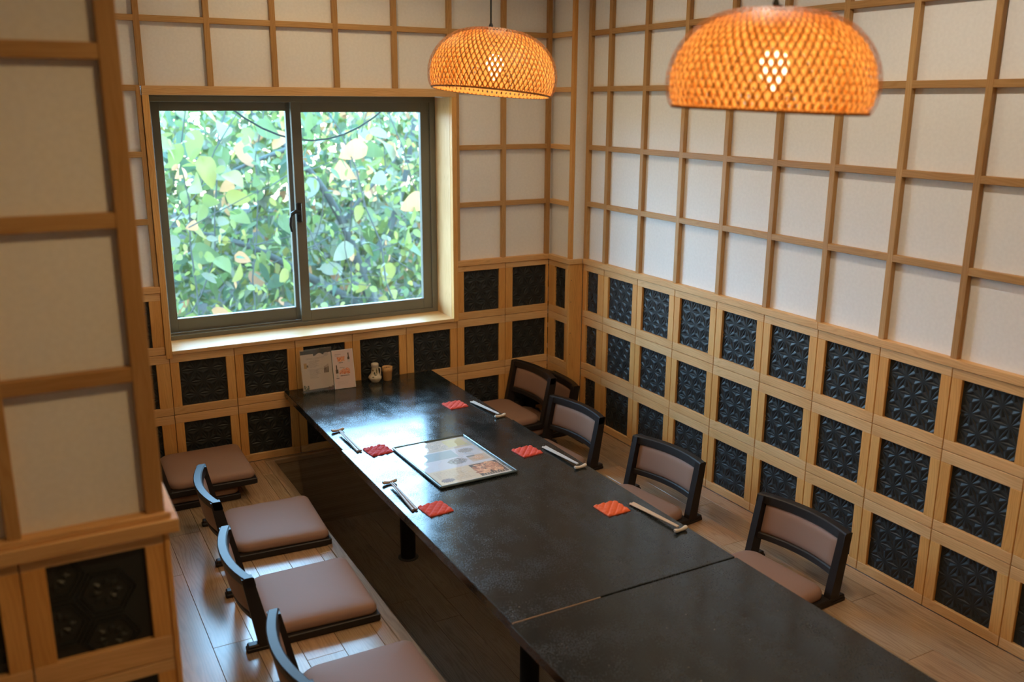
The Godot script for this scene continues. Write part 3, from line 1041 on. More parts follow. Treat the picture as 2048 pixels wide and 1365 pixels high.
func build_lamps() -> void:
	var R := 0.2275
	var H := 0.212
	var outer := weave(R, H, 76, 0.0040, 0.0016, 0.55)
	var inner := weave(R - 0.009, H - 0.009, 76, 0.0105, 0.0016, 0.55)
	var ring := []
	for k in 49:
		var a := TAU * k / 48
		ring.append(Vector3(cos(a) * (R * 0.93 - 0.003), 0.002, sin(a) * (R * 0.93 - 0.003)))
	var rim := tube(ring, 0.0035, 0.0035, 6)
	var bulb := lathe([[0.012, 0.075], [0.016, 0.06], [0.03, 0.04], [0.034, 0.022], [0.03, 0.004], [0.018, -0.008], [0.003, -0.012]].map(func(p): return [p[0], -p[1]]), 20, true, true)
	var socket := lathe([[0.016, 0.0], [0.018, 0.01], [0.018, 0.05], [0.008, 0.06]], 16, true, true)
	var spots := [
		[Vector3(-1.222, 1.806, 1.47), Vector3(-0.05, 0.0, -0.085), "woven bamboo pendant lamp hanging farther back, in front of the window corner", 1.0],
		[Vector3(-1.272, 1.760, 2.885), Vector3(0.012, 0.0, -0.035), "woven bamboo pendant lamp hanging nearer, the larger of the two in view", 1.0],
	]
	for s in spots:
		var t := thing("pendant_lamp", s[2], "lamp", s[0], 0.0, "woven pendant lamps over the table")
		var sh := sub("shade", t)
		# tilt about the view axis and a little towards the viewer
		sh.transform.basis = Basis(Vector3(0.466, 0, -0.848).normalized(), -s[1].z) * Basis(Vector3(0.877, 0, 0.481).normalized(), s[1].x)
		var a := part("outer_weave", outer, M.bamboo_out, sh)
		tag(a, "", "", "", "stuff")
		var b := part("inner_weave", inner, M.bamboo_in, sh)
		tag(b, "", "", "", "stuff")
		part("rim_hoop", rim, M.rim, sh)
		var up := sh.transform.basis.y
		part("bulb", bulb, M.bulb, t, up * 0.118)
		part("socket", socket, M.cord, t, up * 0.16)
		part("cord_grip", lathe([[0.0075, H - 0.006], [0.0075, H + 0.012], [0.004, H + 0.02]], 12, true, true), M.cord, t, up * 0.0)
		var top: Vector3 = Vector3(0, H + 0.01, 0)
		part("cord", tube([top, Vector3(0, (TOP - s[0].y) * 0.6, 0), Vector3(0, TOP - s[0].y, 0)], 0.003, 0.003, 8), M.cord, t)
		part("ceiling_rose", lathe([[0.045, TOP - s[0].y - 0.03], [0.05, TOP - s[0].y - 0.02], [0.05, TOP - s[0].y]], 24, true, true), M.white_paint, t)
		var l := OmniLight3D.new()
		l.name = "bulb_light"
		l.position = up * 0.10
		l.light_color = Color(1.0, 0.80, 0.55)
		l.light_energy = 0.08 * s[3]
		l.light_size = 0.03
		l.omni_range = 12.0
		l.omni_attenuation = 2.0
		l.shadow_enabled = true
		t.add_child(l)
	# recessed ceiling lights above the picture
	var can := lathe([[0.062, -0.004], [0.062, 0.0], [0.045, 0.0]], 24, false, false)
	var disc := lathe([[0.001, -0.001], [0.045, -0.001]], 24, false, false)
	var downs := [
		[Vector3(-0.90, TOP, 2.45), 0.86, "recessed round ceiling light near the right wall", Color(1.0, 0.945, 0.855)],
		[Vector3(-0.85, TOP, 1.00), 0.36, "recessed round ceiling light near the far right corner", Color(1.0, 0.88, 0.69)],
		[Vector3(-1.55, TOP, 0.70), 0.37, "recessed round ceiling light in front of the window", Color(1.0, 0.87, 0.67)],
		[Vector3(-1.90, TOP, 3.85), 1.1, "recessed round ceiling light above the near table end", Color(1.0, 0.83, 0.58)],
	]
	for d in downs:
		var t := thing("ceiling_downlight", d[2], "ceiling light", d[0], 0.0, "recessed ceiling lights")
		part("trim_ring", can, M.white_paint, t, Vector3(0, -0.0005, 0))
		part("diffuser", disc, M.downlight, t)
		var l := SpotLight3D.new()
		l.name = "lamp_light"
		l.position = Vector3(0, -0.012, 0)
		l.rotation.x = -PI / 2.0
		l.spot_angle = 78.0
		l.spot_angle_attenuation = 0.6
		l.spot_range = 12.0
		l.spot_attenuation = 2.0
		l.light_size = 0.045
		l.light_color = d[3]
		l.light_energy = d[1]
		l.shadow_enabled = true
		t.add_child(l)

# ---------------------------------------------------------------- things on the table
func quilt(seed_: int, wrinkle: float) -> ArrayMesh:
	# quilted square 0.10 m, diagonal stitch lines
	var n := 22
	var h := 0.0495
	var r := RandomNumberGenerator.new()
	r.seed = seed_
	var nz := noise(18.0, seed_, 2)
	var rows := []
	for i in n + 1:
		var row := []
		for j in n + 1:
			var x := lerpf(-h, h, float(i) / n)
			var z := lerpf(-h, h, float(j) / n)
			var e := maxf(absf(x), absf(z)) / h
			var a := fposmod((x + z) / 0.033 + 0.25, 1.0)
			var b := fposmod((x - z) / 0.033 + 0.25, 1.0)
			var st := minf(minf(a, 1.0 - a), minf(b, 1.0 - b))
			var y := 0.0042 + 0.0042 * smoothstep(0.0, 0.24, st) + wrinkle * nz.get_noise_2d(x * 3.0, z)
			y *= 1.0 - smoothstep(0.93, 1.0, e) * 0.55
			var corner := 1.0 - 0.035 * pow(absf(x * z) / (h * h), 3.0)
			row.append(Vector3(x * corner, y, z * corner))
		rows.append(row)
	var st2 := SurfaceTool.new()
	st2.begin(Mesh.PRIMITIVE_TRIANGLES)
	for q in rows:
		q.reverse()
	add_rings(st2, rows, false)
	var skirt := []
	for i in n + 1:
		skirt.append(rows[i][0])
	for j in range(1, n + 1):
		skirt.append(rows[n][j])
	for i in range(n - 1, -1, -1):
		skirt.append(rows[i][n])
	for j in range(n - 1, 0, -1):
		skirt.append(rows[0][j])
	var low := []
	for p in skirt:
		low.append(Vector3(p.x, 0.0, p.z))
	st2.set_smooth_group(2)
	for k in skirt.size():
		var m := (k + 1) % skirt.size()
		for p in [low[k], skirt[k], skirt[m], low[k], skirt[m], low[m]]:
			st2.set_uv(Vector2.ZERO)
			st2.add_vertex(p)
	st2.generate_normals()
	return st2.commit()

func stick() -> ArrayMesh:
	# one chopstick, blunt end at x = 0, tip at x = 0.245
	var rows := []
	for k in 7:
		var f := k / 6.0
		var w := lerpf(0.0062, 0.0030, f)
		var h := lerpf(0.0042, 0.0028, f)
		var row := []
		for j in 8:
			var a := TAU * j / 8 + PI / 8
			row.append(Vector3(f * 0.245, sin(a) * h, cos(a) * w))
		rows.append(row)
	return rings(rows, true, true, true)

func rest_mesh() -> ArrayMesh:
	# bow-tie porcelain rest, long along z
	var rows := []
	for k in 13:
		var f := -1.0 + k / 6.0
		var lift := 0.0065 + 0.0045 * f * f
		var w := 0.0055 + 0.0045 * pow(absf(f), 1.5)
		var h := 0.0055 + 0.002 * absf(f)
		if k == 0 or k == 12:
			w *= 0.6
			h *= 0.6
		var row := []
		for j in 10:
			var a := TAU * j / 10
			var y := lift + sin(a) * h
			row.append(Vector3(cos(a) * w, maxf(y, 0.0), f * 0.029))
		rows.append(row)
	return rings(rows, true, true, true)

func build_tableware() -> void:
	var h1 := 0.3505
	var h2 := 0.352
	# coasters
	var co := [
		[Vector3(-0.973, h1, 0.612), 0.05, "coaster", "small pale red quilted coaster nearest the wall on the right side", 3, 0.0008],
		[Vector3(-0.967, h2, 1.307), 0.09, "coaster", "small red quilted coaster in the middle of the right side", 4, 0.0008],
		[Vector3(-0.972, h2, 1.935), 0.03, "coaster_orange", "small orange-red quilted coaster nearest the viewer on the right side", 5, 0.0012],
		[Vector3(-1.515, h2, 1.003), 0.10, "coaster_deep", "small wrinkled crimson quilted coaster touching the menu folder corner", 6, 0.0035],
		[Vector3(-1.535, h2, 1.638), 0.09, "coaster", "small red quilted coaster nearest the viewer on the left side", 7, 0.0008],
	]
	for c in co:
		var o := part(numbered("coaster"), quilt(c[4], c[5]), M[c[2]], self, c[0], Vector3(0, c[1], 0))
		tag(o, c[3], "coaster", "red quilted coasters on the tables")
	# chopsticks with rests: blunt end, rest
	var st := stick()
	var rm := rest_mesh()
	var cs := [
		[Vector2(-0.880, 0.610), Vector2(-0.862, 0.868), h1, "chop_pale", "porcelain", "white-grey chopsticks nearest the wall on the right side", "cream chopstick rest nearest the wall on the right side"],
		[Vector2(-0.880, 1.300), Vector2(-0.868, 1.564), h2, "chop_pale", "porcelain", "pale chopsticks in the middle of the right side", "cream chopstick rest in the middle of the right side"],
		[Vector2(-0.886, 1.938), Vector2(-0.868, 2.196), h2, "chop", "porcelain", "light wooden chopsticks nearest the viewer on the right side", "cream chopstick rest nearest the viewer on the right side"],
		[Vector2(-1.588, 0.978), Vector2(-1.590, 0.700), h1, "chop_dark", "rest_dark", "brown-grey chopsticks nearest the wall on the left side", "brownish chopstick rest nearest the wall on the left side"],
		[Vector2(-1.606, 1.615), Vector2(-1.598, 1.348), h2, "chop_dark", "rest_dark", "brown-grey chopsticks nearest the viewer on the left side", "brownish chopstick rest nearest the viewer on the left side"],
	]
	for c in cs:
		var a: Vector2 = c[0]
		var b: Vector2 = c[1]
		var d := (b - a).normalized()
		var turn := atan2(-d.y, d.x)
		var r := part(numbered("chopstick_rest"), rm, M[c[4]], self, Vector3(b.x, h2 if b.y > 0.924 else h1, b.y), Vector3(0, turn + 0.06, 0))
		tag(r, c[6], "chopstick rest", "chopstick rests on the tables")
		var y0: float = h2 if a.y > 0.924 else h1
		var t := thing("chopsticks", c[5], "chopsticks", Vector3(a.x, y0 + 0.0045, a.y), turn, "pairs of chopsticks on the tables")
		t.rotation.z = 0.0375
		for s in [-1.0, 1.0]:
			part("stick", st, M[c[3]], t, Vector3(0, 0, s * 0.0064), Vector3(0, s * 0.013, 0))
	build_menu()
	build_stands()
	build_condiments(h1)

func blotch(im: Image, c: Vector2, rx: float, ry: float, col: Color, nz: FastNoiseLite) -> void:
	for y in range(int(c.y - ry), int(c.y + ry) + 1):
		for x in range(int(c.x - rx), int(c.x + rx) + 1):
			if x < 0 or y < 0 or x >= im.get_width() or y >= im.get_height():
				continue
			var d := Vector2((x - c.x) / rx, (y - c.y) / ry).length()
			var k := nz.get_noise_2d(x * 0.09, y * 0.09)
			if d + 0.35 * k < 0.92:
				im.set_pixel(x, y, col * (1.0 + 0.35 * k))

func lines(im: Image, x: int, y: int, w: int, rows: int, step: int, col: Color, r: RandomNumberGenerator, th := 1) -> void:
	for k in rows:
		var p := x
		var end := x + int(w * r.randf_range(0.6, 1.0))
		while p < end:
			var l := r.randi_range(2, 7)
			im.fill_rect(Rect2i(p, y + k * step, mini(l, end - p), th), col)
			p += l + r.randi_range(1, 3)

func printed(mesh: ArrayMesh, im: Image, rough: float, called: String, parent: Node3D, at := Vector3.ZERO, rot := Vector3.ZERO) -> MeshInstance3D:
	var m := mat(Color(1, 1, 1), rough, 0.5)
	m.albedo_texture = ImageTexture.create_from_image(im)
	return part(called, mesh, m, parent, at, rot)

func build_menu() -> void:
	# open page in a clear sleeve folder, lying on the middle table; local x across (0.335), local z down the page (0.47)
	var t := thing("menu_folder", "large open menu folder with food photos under clear plastic on the table", "menu", Vector3(-1.284, 0.352, 1.252), 0.02)
	var hw := 0.166
	var hz := 0.232
	var b := MB.new()
	b.box(Vector3(-hw, 0.0, -hz), Vector3(hw, 0.0045, hz), 0.0015)
	part("back_cover", b.done(), M.vinyl, t)
	var im := Image.create(512, 720, false, Image.FORMAT_RGB8)
	im.fill(Color(0.78, 0.74, 0.68))
	var nz := noise(1.0, 5, 3)
	var r := RandomNumberGenerator.new()
	r.seed = 9
	im.fill_rect(Rect2i(0, 0, 512, 180), Color(0.72, 0.67, 0.58))
	im.fill_rect(Rect2i(330, 20, 150, 130), Color(0.74, 0.68, 0.45))
	for k in 60:
		blotch(im, Vector2(r.randf_range(20, 320), r.randf_range(20, 170)), r.randf_range(10, 34), r.randf_range(8, 22), Color(0.66, 0.62, 0.56).lerp(Color(0.80, 0.72, 0.62), r.randf()), nz)
	im.fill_rect(Rect2i(10, 190, 490, 300), Color(0.76, 0.76, 0.78))
	im.fill_rect(Rect2i(20, 200, 300, 130), Color(0.58, 0.64, 0.66))
	blotch(im, Vector2(410, 250), 60, 40, Color(0.60, 0.58, 0.56), nz)
	blotch(im, Vector2(270, 400), 72, 52, Color(0.55, 0.55, 0.54), nz)
	for k in 30:
		blotch(im, Vector2(270 + r.randf_range(-45, 45), 400 + r.randf_range(-30, 30)), 8, 7, Color(0.40, 0.40, 0.42).lerp(Color(0.7, 0.7, 0.66), r.randf()), nz)
	im.fill_rect(Rect2i(360, 350, 140, 110), Color(0.74, 0.66, 0.58))
	blotch(im, Vector2(430, 400), 50, 40, Color(0.80, 0.64, 0.50), nz)
	im.fill_rect(Rect2i(360, 350, 60, 24), Color(0.42, 0.44, 0.42))
	im.fill_rect(Rect2i(0, 500, 300, 210), Color(0.80, 0.73, 0.60))
	lines(im, 30, 520, 240, 14, 12, Color(0.55, 0.47, 0.38), r, 3)
	blotch(im, Vector2(70, 660), 50, 30, Color(0.46, 0.42, 0.44), nz)
	im.fill_rect(Rect2i(300, 500, 205, 200), Color(0.20, 0.15, 0.11))
	for k in 90:
		blotch(im, Vector2(r.randf_range(310, 480), r.randf_range(510, 660)), r.randf_range(12, 30), r.randf_range(8, 22), Color(0.62, 0.36, 0.20).lerp(Color(0.90, 0.70, 0.52), r.randf()), nz)
	for k in 9:
		im.fill_rect(Rect2i(322 + k * 19, 672, 8, 22), Color(0.72, 0.58, 0.42))
	var pg := MB.new()
	var y := 0.0062
	pg.quad(Vector3(-hw + 0.012, y, -hz + 0.012), Vector3(hw - 0.014, y, -hz + 0.012), Vector3(hw - 0.014, y, hz - 0.012), Vector3(-hw + 0.012, y, hz - 0.012), Vector3.UP, Vector2(0, 0), Vector2(1, 0), Vector2(1, 1), Vector2(0, 1))
	pg.box(Vector3(-hw + 0.012, 0.0045, -hz + 0.012), Vector3(hw - 0.014, y - 0.0003, hz - 0.012))
	printed(pg.done(), im, 0.5, "printed_page", t)
	# slightly wavy clear sleeve
	var rows := []
	var wn := noise(2.2, 8, 2)
	for i in 19:
		var row := []
		for j in 13:
			var x := lerpf(-hw + 0.006, hw - 0.006, j / 12.0)
			var z := lerpf(-hz + 0.006, hz - 0.006, i / 18.0)
			row.append(Vector3(x, 0.0085 + 0.0016 * wn.get_noise_2d(x * 9.0, z * 9.0), z))
		rows.append(row)
	part("clear_sleeve", rings(rows, false), M.acrylic, t)
	var ring := [Vector3(-hw, 0.007, -hz), Vector3(hw, 0.007, -hz), Vector3(hw, 0.007, hz), Vector3(-hw, 0.007, hz)]
	for k in 4:
		var q := tube([ring[k], (ring[k] + ring[(k + 1) % 4]) / 2.0, ring[(k + 1) % 4]], 0.0048, 0.0048, 8)
		part("binding", q, M.vinyl, t)

func build_stands() -> void:
	var r := RandomNumberGenerator.new()
	r.seed = 21
	var nz := noise(1.0, 15, 3)
	# big acrylic stand, about A5 tall
	var t := thing("menu_stand", "clear acrylic upright stand with cream drinks menu on the far table", "menu stand", Vector3(-1.488, 0.3505, 0.098), 0.03)
	var W := 0.158
	var Hh := 0.218
	var tilt := -0.16
	var im := Image.create(360, 500, false, Image.FORMAT_RGB8)
	im.fill(Color(0.80, 0.73, 0.66))
	im.fill_rect(Rect2i(0, 0, 360, 46), Color(0.08, 0.11, 0.12))
	for x in range(150, 360):
		var d := int(14 + 14 * sin(x * 0.05) + 8 * nz.get_noise_2d(x * 0.2, 0))
		im.fill_rect(Rect2i(x, 44, 1, maxi(d, 1)), Color(0.09, 0.11, 0.11))
	blotch(im, Vector2(300, 66), 34, 24, Color(0.72, 0.66, 0.60), nz)
	var ink := Color(0.26, 0.22, 0.20)
	lines(im, 60, 96, 220, 2, 12, Color(0.38, 0.33, 0.29), r, 3)
	lines(im, 92, 130, 120, 8, 11, Color(0.48, 0.42, 0.37), r, 3)
	lines(im, 170, 124, 50, 3, 12, ink, r, 3)
	im.fill_rect(Rect2i(30, 150, 34, 64), Color(0.72, 0.56, 0.30))
	im.fill_rect(Rect2i(62, 176, 20, 26), Color(0.36, 0.30, 0.20))
	lines(im, 70, 232, 220, 2, 10, Color(0.38, 0.33, 0.29), r, 2)
	lines(im, 92, 250, 110, 9, 11, Color(0.48, 0.42, 0.37), r, 3)
	lines(im, 168, 248, 56, 4, 14, ink, r, 3)
	for k in 4:
		var x := 262 + k * 15
		im.fill_rect(Rect2i(x, 236 - k * 6, 11, 56 + k * 6), Color(0.34, 0.20, 0.12).lerp(Color(0.30, 0.24, 0.12), k / 4.0))
		im.fill_rect(Rect2i(x + 3, 212 - k * 7, 5, 30), Color(0.30, 0.20, 0.12))
	im.fill_rect(Rect2i(0, 474, 360, 26), Color(0.30, 0.27, 0.22))
	for k in 26:
		blotch(im, Vector2(r.randf_range(8, 70), r.randf_range(420, 490)), r.randf_range(5, 13), r.randf_range(4, 10), Color(0.24, 0.27, 0.18), nz)
	for k in 10:
		blotch(im, Vector2(r.randf_range(290, 352), r.randf_range(455, 492)), r.randf_range(5, 12), r.randf_range(4, 9), Color(0.34, 0.24, 0.18), nz)
	var holder := sub("sheet_holder", t, Vector3(0, 0.003, 0.0), Vector3(tilt, 0, 0))
	var pg := MB.new()
	pg.quad(Vector3(-W / 2, 0.003, 0.002), Vector3(W / 2, 0.003, 0.002), Vector3(W / 2, Hh - 0.006, 0.002), Vector3(-W / 2, Hh - 0.006, 0.002), Vector3(0, 0, 1), Vector2(0, 1), Vector2(1, 1), Vector2(1, 0), Vector2(0, 0))
	printed(pg.done(), im, 0.55, "menu_sheet", holder)
	for z in [-0.001, 0.0035]:
		var g := MB.new()
		g.box(Vector3(-W / 2 - 0.004, 0.0, z), Vector3(W / 2 + 0.004, Hh, z + 0.002), 0.0006)
		part("acrylic_sheet", g.done(), M.acrylic, holder)
	var ft := MB.new()
	ft.box(Vector3(-W / 2 - 0.004, 0.0, -0.045), Vector3(W / 2 + 0.004, 0.003, 0.012), 0.0008)
	part("foot", ft.done(), M.acrylic, t)
	# smaller card leaning beside it
	var c := thing("menu_card", "narrow pinkish drinks card with bottle pictures leaning beside the acrylic stand", "menu card", Vector3(-1.352, 0.3505, 0.106), -0.05)
	var w2 := 0.104
	var h2 := 0.196
	var i2 := Image.create(270, 500, false, Image.FORMAT_RGB8)
	i2.fill(Color(0.86, 0.77, 0.74))
	lines(i2, 30, 50, 110, 1, 8, Color(0.30, 0.24, 0.22), r, 5)
	lines(i2, 30, 70, 60, 1, 8, Color(0.45, 0.36, 0.32), r, 3)
	for k in 40:
		blotch(i2, Vector2(r.randf_range(60, 150), r.randf_range(90, 140)), r.randf_range(8, 18), r.randf_range(6, 14), Color(0.85, 0.48, 0.30).lerp(Color(0.93, 0.72, 0.58), r.randf()), nz)
	lines(i2, 76, 158, 90, 1, 8, Color(0.22, 0.18, 0.18), r, 9)
	for q in [[205, 40, 14, 60], [198, 96, 28, 64], [34, 190, 14, 60], [26, 248, 34, 60]]:
		i2.fill_rect(Rect2i(q[0], q[1], q[2], q[3]), Color(0.33, 0.28, 0.22))
	i2.fill_rect(Rect2i(196, 128, 32, 34), Color(0.80, 0.76, 0.74))
	i2.fill_rect(Rect2i(24, 300, 40, 60), Color(0.84, 0.80, 0.78))
	i2.fill_rect(Rect2i(24, 360, 40, 8), Color(0.30, 0.20, 0.18))
	lines(i2, 30, 316, 30, 3, 14, Color(0.3, 0.26, 0.26), r, 4)
	lines(i2, 80, 226, 110, 1, 8, Color(0.30, 0.24, 0.22), r, 5)
	for k in 60:
		blotch(i2, Vector2(r.randf_range(80, 210), r.randf_range(245, 305)), r.randf_range(8, 20), r.randf_range(6, 15), Color(0.82, 0.46, 0.30).lerp(Color(0.92, 0.68, 0.55), r.randf()), nz)
	lines(i2, 84, 330, 120, 1, 8, Color(0.20, 0.16, 0.16), r, 10)
	lines(i2, 40, 410, 190, 4, 14, Color(0.68, 0.60, 0.57), r, 2)
	var hold := sub("card_holder", c, Vector3(0, 0.001, 0), Vector3(-0.22, 0, 0))
	var p2 := MB.new()
	p2.quad(Vector3(-w2 / 2, 0.002, 0.003), Vector3(w2 / 2, 0.002, 0.003), Vector3(w2 / 2, h2, 0.003), Vector3(-w2 / 2, h2, 0.003), Vector3(0, 0, 1), Vector2(0, 1), Vector2(1, 1), Vector2(1, 0), Vector2(0, 0))
	printed(p2.done(), i2, 0.35, "card_print", hold)
	var bk := MB.new()
	bk.box(Vector3(-w2 / 2 - 0.003, 0.0, -0.001), Vector3(w2 / 2 + 0.003, h2 + 0.003, 0.0025), 0.0006)
	part("card_backing", bk.done(), M.white_paint, hold)

func build_condiments(h: float) -> void:
	var t := thing("sauce_bottle", "small cream ceramic sauce bottle with wide base and painted sprig", "sauce bottle", Vector3(-1.176, h, 0.066), 0.0)
	var im := Image.create(256, 256, false, Image.FORMAT_RGB8)
	im.fill(Color(0.80, 0.74, 0.62))
	var nz := noise(1.0, 61, 3)
	for s in [[172, 168, 9, 14, Color(0.30, 0.28, 0.22)], [196, 185, 8, 30, Color(0.42, 0.41, 0.22)], [152, 196, 9, 9, Color(0.42, 0.30, 0.20)], [182, 150, 12, 7, Color(0.36, 0.33, 0.26)], [162, 120, 8, 12, Color(0.42, 0.40, 0.30)], [60, 150, 9, 22, Color(0.42, 0.42, 0.28)]]:
		blotch(im, Vector2(s[0], s[1]), s[2], s[3], s[4], nz)
	var prof := [[0.020, 0.0], [0.024, 0.004], [0.034, 0.020], [0.0345, 0.026], [0.030, 0.033], [0.0215, 0.046], [0.0185, 0.062], [0.0175, 0.082]]
	var rows := []
	for p in prof:
		var row := []
		for j in 28:
			var a := -TAU * j / 28
			var rr: float = p[0] * (1.0 + (0.05 * cos(a * 7.0) if p[1] < 0.045 and p[1] > 0.003 else 0.0))
			row.append(Vector3(cos(a) * rr, p[1], sin(a) * rr))
		rows.append(row)
	printed(rings(rows, true, true, false), im, 0.25, "body", t)
	part("lid", lathe([[0.0175, 0.082], [0.0195, 0.084], [0.020, 0.096], [0.018, 0.100], [0.010, 0.102]], 24, false, true), M.porcelain, t)
	part("handle", tube([Vector3(0.018, 0.078, 0.006), Vector3(0.026, 0.074, 0.009), Vector3(0.028, 0.06, 0.01), Vector3(0.026, 0.045, 0.009), Vector3(0.027, 0.036, 0.008)], 0.0035, 0.003, 8), M.porcelain, t)
	var c := thing("toothpick_cup", "small tan cup beside the cream sauce bottle on the far table", "cup", Vector3(-1.108, h, 0.066), 0.0)
	part("body", lathe([[0.0205, 0.0], [0.0225, 0.002], [0.0245, 0.045], [0.0265, 0.047], [0.0275, 0.072], [0.0255, 0.073], [0.024, 0.050], [0.002, 0.048]], 28, true, true), M.cup, c)
	part("contents", lathe([[0.001, 0.0655], [0.0245, 0.065]], 20), M.cup_in, c)
	for k in 14:
		var a := k * 2.4
		var rr := 0.004 + 0.0012 * k
		part("toothpick", tube([Vector3(cos(a) * rr * 0.6, 0.049, sin(a) * rr * 0.6), Vector3(cos(a) * rr * 0.8, 0.062, sin(a) * rr * 0.8), Vector3(cos(a) * rr, 0.0745, sin(a) * rr)], 0.0012, 0.0006, 5), M.cup_rim, c)

# ---------------------------------------------------------------- outside
func leaf(kind: int, sd: int) -> ArrayMesh:
	# unit length along +x, rolled and folded; kind 0 heart-shaped, 1 narrow, 2 oval
	var r := RandomNumberGenerator.new()
	r.seed = sd
	var b := MB.new()
	var n := 7
	var curl := r.randf_range(0.15, 0.5)
	var fold := r.randf_range(0.1, 0.35)
	var st := SurfaceTool.new()
	var rows := []
	for i in n + 1:
		var f := float(i) / n
		var w := 0.0
		if kind == 0:
			w = 0.42 * pow(sin(PI * pow(f, 0.62)), 0.75) if f > 0.0 and f < 1.0 else 0.0
		elif kind == 1:
			w = 0.13 * pow(sin(PI * pow(f, 0.8)), 0.8) if f > 0.0 and f < 1.0 else 0.0
		else:
			w = 0.28 * pow(sin(PI * pow(f, 0.85)), 0.7) if f > 0.0 and f < 1.0 else 0.0
		var x := f - (0.10 * (1.0 - f) if kind == 0 else 0.0)
		var y := -curl * f * f * 0.6
		var back := 0.10 * (1.0 - f) if kind == 0 else 0.0
		rows.append([Vector3(x - back, y + fold * w, -w), Vector3(x + back * 0.4, y, 0), Vector3(x - back, y + fold * w, w)])
	for q in rows:
		q.reverse()
	return rings(rows, false)

func small_leaves(plant: Node3D, counts: Array, shapes: Array, lm: Dictionary, r: RandomNumberGenerator, lo: Vector3, hi: Vector3, s0: float, s1: float) -> void:
	for s in counts:
		var mm := MultiMesh.new()
		mm.transform_format = MultiMesh.TRANSFORM_3D
		mm.mesh = shapes[r.randi() % 3]
		mm.instance_count = s[1]
		for k in s[1]:
			var at := Vector3(r.randf_range(lo.x, hi.x), r.randf_range(lo.y, hi.y), r.randf_range(lo.z, hi.z))
			var bs := Basis.from_euler(Vector3(r.randf_range(-1.2, 1.2), r.randf_range(-PI, PI), r.randf_range(-1.8, 0.2))).scaled(Vector3.ONE * r.randf_range(s0, s1))
			mm.set_instance_transform(k, Transform3D(bs, at))
		var o := MultiMeshInstance3D.new()
		o.name = "small_leaves"
		o.multimesh = mm
		o.material_override = lm[s[0]]
		o.set_meta("kind", "stuff")
		plant.add_child(o, true)

